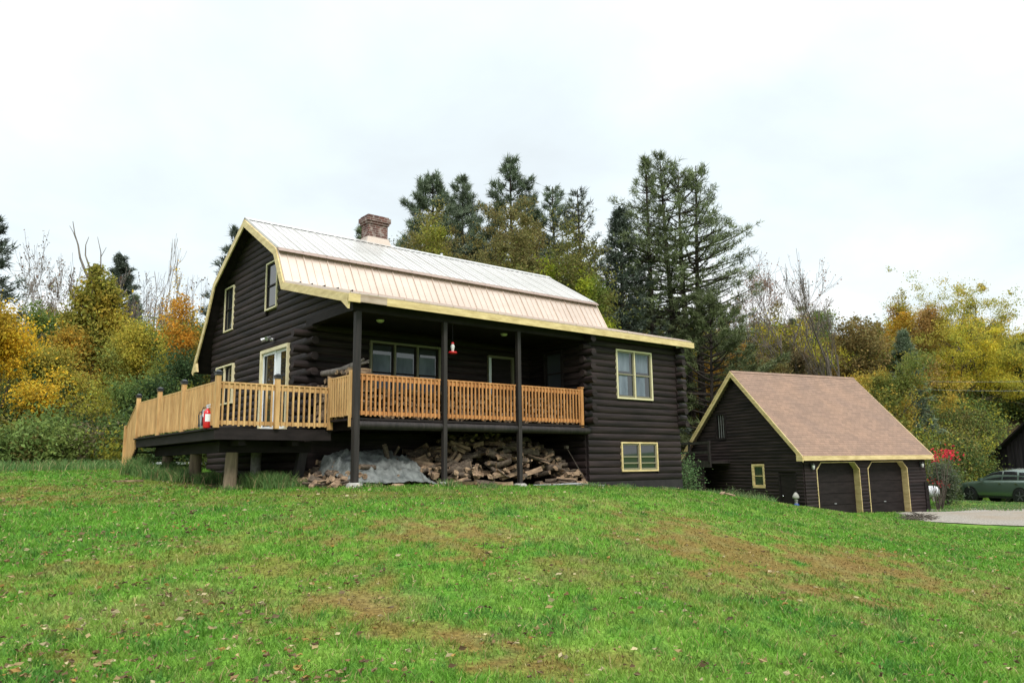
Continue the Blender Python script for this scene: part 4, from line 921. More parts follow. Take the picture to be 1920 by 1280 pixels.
m = MB(); x, y = .95, -.32; m.lathe((x, y, h1(x, y)-.02), [(0, .09), (.12, .085), (.15, .05), (.15, 0)], 9); tag(m.build('flat_rock', M['fwood']), 'flat reddish-pale slab in the grass at the front edge of the tarp', 'slab')
# white boards under the deck, bench beyond
m = MB(); x, y = -.9, 11.2; m.box((-1.5, 10.6, h1(-1.5, 10.6)+.12), (1.6, 10.75, h1(-1.5, 10.6)+.2)); m.box((-1.2, 10.5, h1(-1.5, 10.6)-.05), (-1.1, 10.8, h1(-1.5, 10.6)+.12)); m.box((1.1, 10.5, h1(-1.5, 10.6)-.05), (1.2, 10.8, h1(-1.5, 10.6)+.12)); tag(m.build('low_board', M['white']), 'long white board on blocks seen low beyond the deck pillars', 'board')
# wood scraps on the lawn crest
for px, d, a, lb in ((1352, 24.2, .5, 'left short board scrap lying in the grass on the lawn crest'), (1366, 24.0, 1.1, 'right short board scrap lying in the grass on the lawn crest')):
    x, y = at(px, d); z = h1(x, y)+.06; m = MB(); c, s = math.cos(a), math.sin(a); fr = lambda u, v, w, x=x, y=y, z=z, c=c, s=s: (x+u*c-v*s, y+u*s+v*c, z+w+u*.1)
    m.box((-.22, -.06, 0), (.22, .06, .03), fr=fr); tag(m.build('board_scrap', M['fwood']), lb, 'board', 'board scraps on the lawn')
# standing sprayer-like bottle by the garage side door
gx_, gy_, _ = gw(-.3, .26); zg = -3.14
t = thing('garden_sprayer', 'blue and white hand-pump garden sprayer standing beside the garage side door', 'sprayer', (gx_, gy_, zg-.05)); t.scale = (.85,)*3
m = MB(); m.lathe((0, 0, 0), [(0, 0), (.13, 0), (.14, .04), (.14, .34), (.1, .40), (0, .41)], 14); m.build('tank', mat('deep_blue_plastic', (.02, .05, .22), .4)[0], t, local=True)
m = MB(); m.lathe((0, 0, .38), [(.08, 0), (.075, .15), (.11, .17), (.06, .2), (.065, .24), (.16, .28), (.17, .36), (.13, .46), (.06, .56), (0, .58)], 14); m.build('hood', M['stone'], t, local=True)
m = MB(); m.tube([(.06, 0, .9), (.07, 0, 1.08)], .014, 6); m.tube([(.12, .02, .85), (.13, .02, 1.0)], .012, 6); m.build('pump_handle', M['black'], t, local=True)
# propane tank
gx_, gy_ = at(1731, 44); zg = zpix(1731, 921, 44)-.82*.56
t = thing('propane_tank', 'white rounded propane tank end showing beside the garage right corner', 'propane tank', (gx_, gy_, zg), math.atan2(hdir(1731)[1], hdir(1731)[0])-PI/2); t.scale = (.56,)*3
m = MB(); pr = []; vs = []; k = 18
sec = [(-1.15, 0.02), (-1.1, .25), (-.95, .43), (-.75, .5), (.75, .5), (.95, .43), (1.1, .25), (1.15, .02)]
m.tube([(a, 0, .82) for a, r in sec], [r for a, r in sec], k); m.build('tank_body', M['white'], t, local=True)
for a in (-.6, .6): m = MB(); m.prism([(a-.05, -.4, 0), (a-.05, .4, 0), (a-.05, .35, .55), (a-.05, -.35, .55)], (.1, 0, 0)); m.build('leg', M['stone'], t, local=True)
m = MB(); m.lathe((0, 0, 1.28), [(.14, 0), (.14, .16), (.08, .2), (0, .21)], 12); m.build('valve_dome', M['white'], t, local=True)
# brush pile
x, y = hit(1722, 974); m = MB(); r = random.Random(2)
for i in range(130):
    a = r.uniform(0, 6.3); q = r.random()**.6*.85; px_, py_ = x+math.cos(a)*q, y+math.sin(a)*q*.6; b = r.uniform(0, 6.3); ln = r.uniform(.2, .5); zz = h1(px_, py_)+r.uniform(.02, .26)*(1-q*.9)
    m.tube([(px_, py_, zz), (px_+math.cos(b)*ln*.5, py_+math.sin(b)*ln*.5, zz+r.uniform(0, .1)), (px_+math.cos(b)*ln, py_+math.sin(b)*ln, zz+r.uniform(-.06, .16))], [.012, .009, .004], 4, caps=False)
tag(m.build('brush_pile', M['bark']), 'low heap of dead twigs at the near edge of the gravel driveway', 'brush pile')
# wires
for k, (dz, lb) in enumerate(((0, 'upper thin overhead wire crossing the woods at the right'), (-.5, 'lower thin overhead wire crossing the woods at the right'))):
    a = at(1560, 58); b = at(2150, 46); za = zpix(1560, 704, 58)+dz; zb = zpix(2150, 706, 46)+dz; m = MB()
    m.tube([(a[0]+(b[0]-a[0])*t, a[1]+(b[1]-a[1])*t, za+(zb-za)*t-1.2*t*(1-t)) for t in np.linspace(0, 1, 13)], .006, 4); tag(m.build('overhead_wire', M['galv']), lb, 'wire', 'overhead wires')
# ================================================================== CAR
PAINT = bpy.data.materials.new('p')
def paint(name, c):
    m, nt, b = mat(name, c, .28, .5, .35); b.inputs['Coat Weight'].default_value = .8; b.inputs['Coat Roughness'].default_value = .06; return m
M['green_paint'] = paint('dark_green_metallic_paint', (.085, .125, .10)); M['teal_paint'] = paint('pale_turquoise_paint', (.38, .66, .66))
M['rimgrey'] = mat('dull_alloy', (.13, .13, .14), .4, .5, .5)[0]; M['tyre'] = mat('tyre_rubber', (.015, .015, .016), .8, .3)[0]; M['carglass'] = mat('tinted_car_glass', (.012, .014, .018), .05, .8)[0]
def car(loc, rz, paint_, label):
    t = thing('parked_car', label, 'car', loc, rz, 'parked cars')
    # x forward 0..5.1 (front at 0, rear at 5.1), y half width, z up
    Lc = 5.05
    top = [(0, .62), (.05, .86), (.25, .98), (.8, 1.08), (1.45, 1.14), (1.6, 1.17), (3.0, 1.20), (4.3, 1.22), (4.95, 1.20), (5.05, 1.0), (5.05, .55)]
    st = [0, .04, .12, .3, .6, .9, 1.2, 1.5, 1.8, 2.2, 2.6, 3.0, 3.4, 3.8, 4.2, 4.6, 4.85, 4.97, 5.05]
    mb = MB(); secs = []
    for x in st:
        zt = float(np.interp(x, [0, .04, .12, .3, .6, 1.45, 1.6, 3, 4.3, 4.85, 5.05], [.78, .88, .95, 1.01, 1.06, 1.13, 1.16, 1.19, 1.20, 1.17, 1.02]))
        w = float(np.interp(x, [0, .05, .15, .4, 1.0, 4.3, 4.8, 4.98, 5.05], [.62, .75, .85, .93, .97, .97, .93, .86, .78])); zb = float(np.interp(x, [0, .2, .6, 4.4, 5.05], [.42, .30, .27, .27, .42]))
        secs.append([(x, -w*.88, zb), (x, -w, zb+.14), (x, -w*1.01, .62), (x, -w*.985, zt-.16), (x, -w*.93, zt-.03), (x, -w*.6, zt+.01+(.02 if x < 1.5 else 0)), (x, 0, zt+.03), (x, w*.6, zt+.01+(.02 if x < 1.5 else 0)), (x, w*.93, zt-.03), (x, w*.985, zt-.16), (x, w*1.01, .62), (x, w, zb+.14), (x, w*.88, zb)])
    n = 13; vs = [p for s_ in secs for p in s_]; fs = []
    WH = (.93, 3.97); RWH = .44
    for i in range(len(secs)-1):
        for j in range(n): fs.append((i*n+j, i*n+(j+1) % n, (i+1)*n+(j+1) % n, (i+1)*n+j))
    mb.add(vs, fs, 0, True); mb.add(secs[0], [tuple(range(n))]); mb.add(secs[-1], [tuple(range(n))[::-1]]); body = mb.build('body', paint_, t, local=True)
    # greenhouse
    cab = [(1.35, 1.10, 1.12), (1.75, 1.38, 1.38), (2.15, 1.60, 1.60), (2.6, 1.70, 1.70), (3.2, 1.735, 1.735), (3.9, 1.72, 1.72), (4.5, 1.66, 1.66), (4.75, 1.58, 1.58), (4.98, 1.15, 1.15)]
    mb = MB(); vs = []; k = 7
    for x, zt, _ in cab:
        f = (zt-1.1)/.63; wb = .90; wt = .90-.22*f
        vs += [(x, -wb, 1.08), (x, -(wb+wt)/2-.01, (1.08+zt)/2), (x, -wt, max(1.09, zt-.06)), (x, 0, zt+.02), (x, wt, max(1.09, zt-.06)), (x, (wb+wt)/2+.01, (1.08+zt)/2), (x, wb, 1.08)]
    fs = []
    for i in range(len(cab)-1):
        for j in range(k-1): fs.append((i*k+j, i*k+j+1, (i+1)*k+j+1, (i+1)*k+j))
    mb.add(vs, fs, 0, True); mb.build('cabin', paint_, t, local=True)
    def sidepoly(s_, pts, off=.012):
        out = []
        for x, z in pts:
            zt = float(np.interp(x, [c[0] for c in cab], [c[1] for c in cab])); f = (zt-1.1)/.63; wt = .90-.22*f; q = (z-1.08)/max(.05, zt-.06-1.08)
            y = .90+(wt-.90)*q+.012*4*q*(1-q)+off; out.append((x, s_*y, z))
        return out
    for s_ in (-1, 1):
        for nm, P in (('side_window', [(1.62, 1.20), (2.12, 1.50), (2.55, 1.61), (2.86, 1.625), (2.86, 1.21)]), ('side_window', [(2.93, 1.21), (2.93, 1.63), (3.5, 1.635), (3.72, 1.61), (3.78, 1.22)]), ('side_window', [(3.90, 1.22), (3.84, 1.58), (4.3, 1.58), (4.52, 1.52), (4.66, 1.25)])):
            m = MB(); m.prism(sidepoly(s_, P), (0, -s_*.05, 0)); m.build(nm, M['carglass'], t, local=True)
    m = MB(); m.add([(1.43, -.74, 1.19), (1.43, .74, 1.19), (2.12, .64, 1.60), (2.12, -.64, 1.60)], [(0, 1, 2, 3)]); o = m.build('windscreen', M['carglass'], t, local=True)
    m = MB(); m.add([(4.985, -.7, 1.22), (4.985, .7, 1.22), (4.80, .6, 1.58), (4.80, -.6, 1.58)], [(0, 3, 2, 1)]); m.build('rear_window', M['carglass'], t, local=True)
    for s_ in (-1, 1):
        for xw in WH:
            m = MB(); m.tube([(xw, s_*.62, .38), (xw, s_*.985, .38)], .47, 22); m.build('wheel_arch', M['black'], t, local=True)
            m = MB(); m.tube([(xw, s_*.72, .385), (xw, s_*.97, .385), (xw, s_*1.0, .385)], [.385, .385, .35], 24); wh = m.build('wheel', M['tyre'], t, local=True)
            m = MB(); m.tube([(xw, s_*.99, .385), (xw, s_*1.004, .385)], [.27, .26], 20)
            rim = m.build('rim', M['black'], wh, local=True); m = MB()
            for q in range(5):
                a = q*2*PI/5+.3; m.prism([(xw+.03*math.cos(a+1.5), s_*1.006, .385+.03*math.sin(a+1.5)), (xw+.25*math.cos(a+.1), s_*1.006, .385+.25*math.sin(a+.1)), (xw+.25*math.cos(a-.1), s_*1.006, .385+.25*math.sin(a-.1)), (xw+.03*math.cos(a-1.5), s_*1.006, .385+.03*math.sin(a-1.5))], (0, s_*.012, 0))
            m.build('rim_spokes', M['rimgrey'], wh, local=True)
        m = MB(); m.box((1.62, s_*.93, 1.16), (1.80, s_*1.12, 1.29)); m.build('wing_mirror', paint_, t, local=True)
        m = MB(); m.box((.03, s_*.5-.14*1, .74), (.10, s_*.5+.22*1, .86)) if False else m.prism([(.02, s_*.42, .76), (.10, s_*.82, .76), (.16, s_*.84, .88), (.06, s_*.42, .86)], (.02, 0, .0)); m.build('headlight', M['lamp'], t, local=True)
        m = MB(); m.prism([(5.03, s_*.45, .95), (4.97, s_*.86, .95), (4.97, s_*.86, 1.08), (5.03, s_*.45, 1.08)], (.03, 0, 0)); m.build('tail_light', M['red'], t, local=True)
        for xh in (2.75, 3.72): m = MB(); m.box((xh, s_*.965, 1.0), (xh+.16, s_*1.0, 1.03)); m.build('door_handle', M['chrome'], t, local=True)
        m = MB(); m.box((1.0+.45, s_*.955, .26), (3.5, s_*1.0, .33)); m.build('side_sill', M['black'], t, local=True)
        m = MB(); m.tube([(2.4, s_*.60, 1.71), (2.6, s_*.62, 1.77), (4.3, s_*.62, 1.74), (4.45, s_*.6, 1.69)], .014, 6); m.build('roof_rail', M['chrome'], t, local=True)
    m = MB(); m.box((-.015, -.5, .55), (.03, .5, .74)); m.build('grille', M['black'], t, local=True)
    return t
fx, fy = at(1816, 50.5); rx_, ry_ = at(1951, 47.5); ca = math.atan2(ry_-fy, rx_-fx)
car((fx, fy, zpix(1850, 942.5, 49.3)+.06), ca, M['green_paint'], 'dark green estate car parked on the grass beyond the gravel driveway')
fx, fy = at(1873, 53.5); rx_, ry_ = at(2010, 51)
car((fx+0, fy, zpix(1905, 941, 53)+.12), math.atan2(ry_-fy, rx_-fx), M['teal_paint'], 'pale turquoise car mostly hidden behind the dark green one at the frame edge').scale = (1, 1, 1.09)
# ================================================================== VEGETATION
def seg_mesh(segs, n=4):
    S_ = np.array(segs, float); p0 = S_[:, 0:3]; p1 = S_[:, 3:6]; r0 = S_[:, 6]; r1 = S_[:, 7]; d = p1-p0; d /= (np.linalg.norm(d, axis=1)[:, None]+1e-9)
    a = np.where(np.abs(d[:, 2:3]) < .9, np.array([[0, 0, 1.]]), np.array([[1., 0, 0]])); u = np.cross(d, a); u /= np.linalg.norm(u, axis=1)[:, None]; w = np.cross(d, u)
    t = np.arange(n)*2*PI/n; ring = np.cos(t)[None, :, None]*u[:, None]+np.sin(t)[None, :, None]*w[:, None]
    V = np.concatenate([p0[:, None]+ring*r0[:, None, None], p1[:, None]+ring*r1[:, None, None]], 1).reshape(-1, 3)
    i = np.arange(len(S_))[:, None]*2*n; k = np.arange(n)[None]; k2 = (k+1) % n
    return V, np.stack([i+k, i+k2, i+n+k2, i+n+k], 2).reshape(-1, 4)
def leaf_mesh(C, size, cols, r, up=.35, asp=.62):
    n = len(C); a = r.normal(size=(n, 3)); a /= np.linalg.norm(a, axis=1)[:, None]; b = r.normal(size=(n, 3)); b[:, 2] += 0; b -= (b*a).sum(1)[:, None]*a; b /= np.linalg.norm(b, axis=1)[:, None]
    s = (size*r.uniform(.6, 1.4, n))[:, None]; c3 = np.cross(a, b)*s*.18
    V = np.stack([C-a*s*.55, C+b*s*asp*.5+c3, C+a*s*.55, C-b*s*asp*.5+c3], 1).reshape(-1, 3); F_ = np.arange(n*4).reshape(n, 4)
    return V, F_, np.repeat(cols, 4, 0)
def leafcols(C, r, k=.22, alt=None, amt=.5, sc=.5):
    n = len(C); v = r.uniform(1-k, 1+k, n)[:, None]; c = np.ones((n, 3))*v; c[:, 0] *= r.uniform(.85, 1.15, n)
    if alt is not None:
        f = np.clip((fbm(C[:, 0]*sc+C[:, 2]*sc*.7, C[:, 1]*sc+C[:, 2]*sc*.5, int(r.integers(99)), 3)-.42)*5, 0, 1)*amt; c = c*(1-f[:, None]+f[:, None]*np.array(alt))
    return c
def grow(segs, tips, p, d, ln, rad, lev, mx, r, spread=.6, up=.12, nch=(3, 5), drop=.68, wob=.18):
    p = np.array(p, float); d = np.array(d, float); k = 4 if lev < 2 else 3; pts = [p]; 
    for i in range(k):
        d = d+r.normal(size=3)*wob*(.6 if lev == 0 else 1)+np.array([0, 0, up]); d /= np.linalg.norm(d); q = p+d*ln/k; r0 = rad*(1-.6*i/k); r1 = rad*(1-.6*(i+1)/k)
        segs.append((*p, *q, r0, r1)); p = q; pts.append(p)
        if lev >= mx-1: tips.append((*p, *d, lev))
    if lev >= mx: return
    n = int(r.integers(nch[0], nch[1]+1))+(2 if lev == 0 else 0)
    for i in range(n):
        t = r.uniform(.35, 1.0) if lev else r.uniform(.3, 1.0); j = min(k-1, int(t*k)); f = t*k-j; bp_ = pts[j]*(1-f)+pts[j+1]*f
        s = r.normal(size=3); s -= (s@d)*d; s /= np.linalg.norm(s); a = spread*r.uniform(.7, 1.35); nd = d*math.cos(a)+s*math.sin(a)
        grow(segs, tips, bp_, nd, ln*drop*r.uniform(.7, 1.15), rad*(1-.6*t)*.62, lev+1, mx, r, spread, up, nch, drop, wob)
def fit_tree(segs, tips, h, w):
    S_ = np.array(segs); T = np.array(tips); zmax = max(S_[:, 5].max(), 1e-3); rr = np.percentile(np.hypot(T[:, 0], T[:, 1]), 92)*2
    sz = h/zmax; sx = w/rr
    for a in (S_, T):
        a[:, 0] *= sx; a[:, 1] *= sx; a[:, 2] *= sz
    S_[:, 3] *= sx; S_[:, 4] *= sx; S_[:, 5] *= sz
    return S_, T
def mk(name, V, F_, mt, cols=None): 
    o = np_mesh(name, V, F_, mt, cols=cols); me = o.data; bpy.data.objects.remove(o); return me
def leafy_data(h, w, seed, nl=9000, size=.17, jit=.42, alt=None, trunk='bark', mx=4, clear=.0, amt=.5, ncl=260):
    r = np.random.default_rng(seed); segs = []; tips = []; grow(segs, tips, (0, 0, -.3), (0, 0, 1), h*.55, h*.018, 0, mx, r, .62, .10)
    S_, T = fit_tree(segs, tips, h, w); T = T[T[:, 2] > clear*h]; nc = min(len(T), ncl); T = T[r.choice(len(T), nc, False)]; wt = r.gamma(1.1, 1, nc)+.15; wt /= wt.sum()
    i = r.choice(nc, nl, p=wt); sg = r.uniform(.6, 1.35, nc)[i][:, None]; C = T[i, :3]+r.normal(size=(nl, 3))*jit*sg*np.array([1, 1, .7]); C = C[C[:, 2] > .1]
    cl = leafcols(C, r, .25, alt, amt)
    V, F_, c = leaf_mesh(C, np.full(len(C), size), cl, r); big = S_[S_[:, 6] > h*.0007]
    return mk('crown', V, F_, M['leaf'], c), mk('trunk', *seg_mesh(big, 6), M[trunk])
def place(name, label, cat, x, y, meshes, col, rz=0, sc=(1, 1, 1), group=None, z=None):
    t = bpy.data.objects.new(name, None); t.empty_display_size = .5; put(t); t.location = (x, y, h1(x, y) if z is None else z); t.rotation_euler[2] = rz; t.scale = sc; tag(t, label, cat, group)
    for nm, me in zip(('crown', 'trunk'), meshes):
        if me is None: continue
        o = bpy.data.objects.new(nm, me); put(o, t); o.color = (*col, 1) if nm == 'crown' else (1, 1, 1, 1)
    return t
for k in ('leaf', 'needle'):
    nt = M[k].node_tree; at_ = [n for n in nt.nodes if n.type == 'ATTRIBUTE'][0]; oi = N(nt, 'ShaderNodeObjectInfo')
    lk = [l for l in nt.links if l.from_node == at_][0]; sk = lk.to_socket; nt.links.remove(lk); L(nt, mixc(nt, 1., at_.outputs['Color'], oi.outputs['Color'], 'MULTIPLY'), sk)
YEL = (.64, .43, .035); GOLD = (.58, .27, .03); YG = (.34, .32, .045); OLV = (.20, .175, .05); MG = (.13, .185, .05); DG = (.05, .085, .032); BRN = (.17, .105, .065); PINE = (.12, .15, .075); SPR = (.08, .10, .075); BPINE = (.14, .175, .11)
def needles(tc_, td, k, ln, wd, r, cols):
    n = len(tc_); C = np.repeat(tc_, k, 0); D = np.repeat(td, k, 0)+r.normal(size=(n*k, 3))*.75; D /= np.linalg.norm(D, axis=1)[:, None]; s = r.normal(size=(n*k, 3)); s -= (s*D).sum(1)[:, None]*D; s /= np.linalg.norm(s, axis=1)[:, None]
    C = C+r.normal(size=C.shape)*ln*.22; l_ = (ln*r.uniform(.6, 1.3, n*k))[:, None]
    V = np.stack([C-s*wd/2, C+s*wd/2, C+D*l_], 1).reshape(-1, 3); return V, np.arange(n*k*3).reshape(-1, 3), np.repeat(np.repeat(cols, k, 0), 3, 0)
def conifer_data(h, w, seed, base=.3, kind='pine', trunks=1, dens=1.0, k=13, ln=.36, wd=.055, gap=.12):
    r = np.random.default_rng(seed); segs = []; TC = []; TD = []; CO = []
    for ti in range(trunks):
        hh = h*(1 if ti == 0 else r.uniform(.86, .97)); a0 = r.uniform(0, 6.3); ox = 0 if trunks == 1 else (ti-(trunks-1)/2)*w*.09; lean = 0 if trunks == 1 else (ti-(trunks-1)/2)*w*.05
        P = [np.array([ox+lean*t+.08*math.sin(t*5+ti), .06*math.sin(t*4), -.4+(hh+.4)*t]) for t in np.linspace(0, 1, 14)]
        for i in range(13): segs.append((*P[i], *P[i+1], h*.015*(1-i/13.5)+.02, h*.015*(1-(i+1)/13.5)+.02))
        z = hh*base*(1-.3*r.random())
        while z < hh*.985:
            t = z/hh; f = (t-base)/(1-base); f = max(0., min(1, f))
            if kind == 'pine': prof = (.62+.55*math.sin(min(1, f*1.25+.12)*PI*.8))*(1-f**2.6)+.06
            else: prof = (1-f)**.7+.03
            for b in range(int(r.integers(4, 7))):
                if r.random() < gap: continue
                a = a0+b*2*PI/5+r.normal()*.35; L_ = w*.5*prof*r.uniform(.55, 1.15)
                if kind == 'pine': L_ *= (1.25 if r.random() < .12 else 1)
                el = (-.08+.55*f**1.5+r.normal()*.08) if kind == 'pine' else (-.28+.7*f+r.normal()*.05)
                p = np.array([np.interp(z, [q[2] for q in P], [q[0] for q in P]), 0, z]); d = np.array([math.cos(a)*math.cos(el), math.sin(a)*math.cos(el), math.sin(el)]); ns = 5; pp = p; rad = .018+L_*.011
                v = r.uniform(.7, 1.3)
                for s_ in range(ns):
                    d = d+np.array([0, 0, .07 if kind == 'pine' else .05])+r.normal(size=3)*.05; d /= np.linalg.norm(d); q = pp+d*L_/ns; segs.append((*pp, *q, rad*(1-s_/ns)+.006, rad*(1-(s_+1)/ns)+.006))
                    if s_ >= (2 if kind == 'pine' else 1) and not (kind == 'pine' and s_ == 2 and r.random() < .5):
                        side = np.array([-d[1], d[0], 0]); m_ = int(max(2, L_*(2.5 if kind == 'pine' else 1.7)*dens*(1.35 if s_ == ns-1 else 1)))
                        for q_ in range(m_):
                            u = r.random(); off = side*r.normal()*L_*.11*(1.2-.6*s_/ns); c = pp+(q-pp)*u+off+np.array([0, 0, abs(r.normal())*.08]); TC.append(c); dd = d+side*np.sign(r.normal())*.4+np.array([0, 0, .35 if kind == 'pine' else -.1]); TD.append(dd/np.linalg.norm(dd)); CO.append(v*r.uniform(.75, 1.25))
                    pp = q
            z += (.50 if kind == 'pine' else .30)*r.uniform(.6, 1.4)*max(.7, h/18)
    TC = np.array(TC); TD = np.array(TD); CO = np.array(CO)[:, None]*np.array([1, 1, 1]); V, F_, c = needles(TC, TD, k, ln, wd, r, CO)
    return mk('crown', V, F_, M['needle'], c), mk('trunk', *seg_mesh(segs, 7), M['darkbark'])
def bare_data(h, w, seed, mx=4, spread=.55, mt='greybark', nch=(3, 4), rad=.012, leaves=0, lc=None, minr=.008, up=.07):
    r = np.random.default_rng(seed); segs = []; tips = []; grow(segs, tips, (0, 0, -.3), (0, 0, 1), h*.6, h*rad, 0, mx, r, spread, up, nch, .66, .11)
    S_, T = fit_tree(segs, tips, h, w); S_[:, 6:8] = np.maximum(S_[:, 6:8], minr)
    crown = None
    if leaves: i = r.integers(0, len(T), leaves); C = T[i, :3]+r.normal(size=(leaves, 3))*.12; V, F_, c = leaf_mesh(C, np.full(leaves, .12), leafcols(C, r, .3), r); crown = mk('crown', V, F_, M['leaf'], c)
    return crown, mk('trunk', *seg_mesh(S_, 4), M[mt])
def topz(px, py, d): return zpix(px, py, d)
def hero(name, label, cat, px, py, d, wpx, col, fn, rz=None, **k):
    x, y = at(px, d); z0 = h1(x, y); h = topz(px, py, d)-z0; w = wpx*d/1500.
    return place(name, label, cat, x, y, fn(h, w, abs(int(px*7+py)), **k), col, (px*.37) % 6.28 if rz is None else rz, z=z0)
# conifers
hero('pine_tree', 'tallest white pine with several dark trunks right of the house roof', 'tree', 1300, 288, 47, 240, (.135, .16, .075), conifer_data, base=.42, trunks=3, dens=.48, rz=-.7, gap=.12, k=11, wd=.045)
hero('pine_tree', 'slender white pine rising just left of the tallest pine', 'tree', 1236, 298, 46, 135, (.135, .16, .075), conifer_data, base=.46, rz=0, dens=.6, k=11, wd=.045)
hero('pine_tree', 'low wide pine with long boughs reaching right below the tallest pine', 'tree', 1345, 560, 44, 250, (.10, .12, .05), conifer_data, base=.1, dens=.8)
hero('spruce_tree', 'dark dense spruce at the right end of the house roof', 'tree', 1178, 392, 45, 240, SPR, conifer_data, base=.12, kind='spruce', k=10, ln=.28, dens=1.0)
hero('pine_tree', 'feathery bluish pine top nearest the chimney behind the roof', 'tree', 812, 324, 52, 240, BPINE, conifer_data, base=.2, dens=1.2, k=15, ln=.42, gap=.03)
hero('pine_tree', 'bluish pine crown just right of the one nearest the chimney', 'tree', 868, 333, 55, 190, BPINE, conifer_data, base=.25, dens=1.2, k=15, ln=.42, gap=.03)
hero('pine_tree', 'pointed pine standing highest behind the middle of the roof', 'tree', 966, 296, 50, 200, (.11, .14, .085), conifer_data, base=.25, dens=1.1, k=14, ln=.42, gap=.03)
hero('pine_tree', 'pine with a pale airy top right of the middle of the roof', 'tree', 1050, 350, 52, 180, BPINE, conifer_data, base=.3, dens=.9)
hero('pine_tree', 'sparse see-through pine behind the right half of the roof', 'tree', 1100, 355, 50, 180, (.10, .115, .08), conifer_data, base=.3, dens=.32, k=8)
hero('pine_tree', 'small pine tip showing just left of the chimney', 'tree', 668, 416, 50, 70, PINE, conifer_data, base=.3, dens=.9)
hero('pine_tree', 'pine top showing over the left rake of the house roof', 'tree', 425, 425, 48, 110, SPR, conifer_data, base=.2, dens=.9)
hero('spruce_tree', 'dark spruce cut by the left edge of the photo', 'tree', -62, 398, 42, 200, SPR, conifer_data, base=.15, kind='spruce', k=11, ln=.3, dens=.45, gap=.3)
hero('spruce_tree', 'pointed dark spruce right of the vine-covered dead tree', 'tree', 203, 476, 52, 150, SPR, conifer_data, base=.1, kind='spruce', k=11, ln=.3, dens=.45, gap=.3)
# bare trees
hero('bare_tree', 'leafless grey tree with fine upright twigs left of the vine-covered dead tree', 'tree', 62, 432, 48, 120, BRN, bare_data, leaves=500)
hero('bare_tree', 'tall thin leafless tree standing over the yellow trees left of the house', 'tree', 268, 425, 46, 110, BRN, bare_data, spread=.5, nch=(2, 3), rad=.009)
hero('bare_tree', 'thin leafless tree with a few yellow leaves nearest the house on the left', 'tree', 308, 462, 45, 70, YEL, bare_data, leaves=900, spread=.5)
hero('bare_tree', 'reddish leafless tree with a fine wide crown right of the tallest pine', 'tree', 1468, 442, 56, 190, (.3, .17, .12), bare_data, leaves=1100, mt='greybark', minr=.009)
hero('bare_tree', 'tall grey leafless tree with forked upright limbs above the garage roof', 'tree', 1585, 455, 50, 150, BRN, bare_data, spread=.5, nch=(3, 4), mx=4, rad=.015, minr=.010, mt='bark')
hero('bare_tree', 'low brown leafless tree beside the reddish one above the garage', 'tree', 1425, 520, 58, 100, (.25, .13, .08), bare_data, leaves=900, minr=.009)
hero('bare_tree', 'short bare tree between the spruce and the yellow trees on the left', 'tree', 225, 500, 50, 90, BRN, bare_data, leaves=400)
hero('bare_tree', 'faint leafless saplings against the sky left of the house rake', 'tree', 345, 520, 50, 90, BRN, bare_data, leaves=200)
for px_, py_, w_, lb_ in ((30, 470, 110, 'grey twiggy tree filling the gap beside the left-edge spruce'), (120, 500, 120, 'grey twiggy tree just behind the vine-covered dead tree'), (240, 520, 130, 'brown-grey twiggy tree behind the yellow trees on the left'), (290, 530, 120, 'brown-grey twiggy tree right of the tall thin leafless one'), (1500, 500, 150, 'fine reddish twiggy tree between the reddish leafless tree and the forked grey one'), (1395, 560, 120, 'brown twiggy tree under the lower boughs of the tallest pine')):
    hero('bare_tree', lb_, 'tree', px_, py_, 55, w_, (.22, .16, .09), bare_data, leaves=500, mx=5, nch=(2, 4))
# dead tree with vines
x, y = at(150, 42); z0 = h1(x, y); r = np.random.default_rng(3)
def snag():
    s = []; zt = lambda px, py: (np.array(at(px, 42)+(zpix(px, py, 42),))-np.array([x, y, z0]))
    def limb(pts, r0, r1):
        P = [zt(*p) for p in pts]; n = len(P)-1
        for i in range(n): a = r0+(r1-r0)*i/n; b = r0+(r1-r0)*(i+1)/n; s.append((*P[i], *P[i+1], a, b))
    limb([(170, 880), (165, 760), (155, 640), (150, 540), (140, 510)], .2, .1); limb([(150, 540), (130, 505), (118, 480), (112, 455), (104, 435), (98, 410)], .075, .015); limb([(112, 455), (100, 430), (92, 418)], .022, .01)
    limb([(150, 530), (138, 498), (128, 475), (127, 455), (132, 440)], .055, .012); limb([(155, 540), (160, 500), (158, 470), (149, 440)], .05, .01); limb([(158, 480), (168, 460)], .02, .01); limb([(150, 620), (190, 570), (215, 540)], .1, .03); limb([(150, 600), (115, 560), (100, 530)], .1, .03)
    T = []
    for i, (px, py, rx, n) in enumerate(((152, 505, 9, 120), (160, 535, 20, 400), (132, 560, 16, 300), (183, 560, 17, 330), (150, 585, 28, 600), (112, 600, 14, 200), (195, 600, 18, 300), (165, 625, 30, 500), (128, 640, 26, 420), (190, 660, 30, 420), (150, 690, 42, 600), (110, 700, 28, 300), (200, 720, 38, 500), (150, 770, 50, 700))):
        c = zt(px, py); q = rx*42/1500; d_ = r.normal(size=(n*3, 3)); T.append(c+d_*q*.62)
    C = np.concatenate(T); V, F_, c = leaf_mesh(C, np.full(len(C), .16), leafcols(C, r, .3, (1.6, 1.2, .8), .7, .8), r)
    return mk('crown', V, F_, M['leaf'], c), mk('trunk', *seg_mesh(s, 7), M['greybark'])
place('dead_tree', 'dead tree with bare upper limbs and a yellow-green coat of vines', 'tree', x, y, snag(), (.27, .255, .05), z=z0)
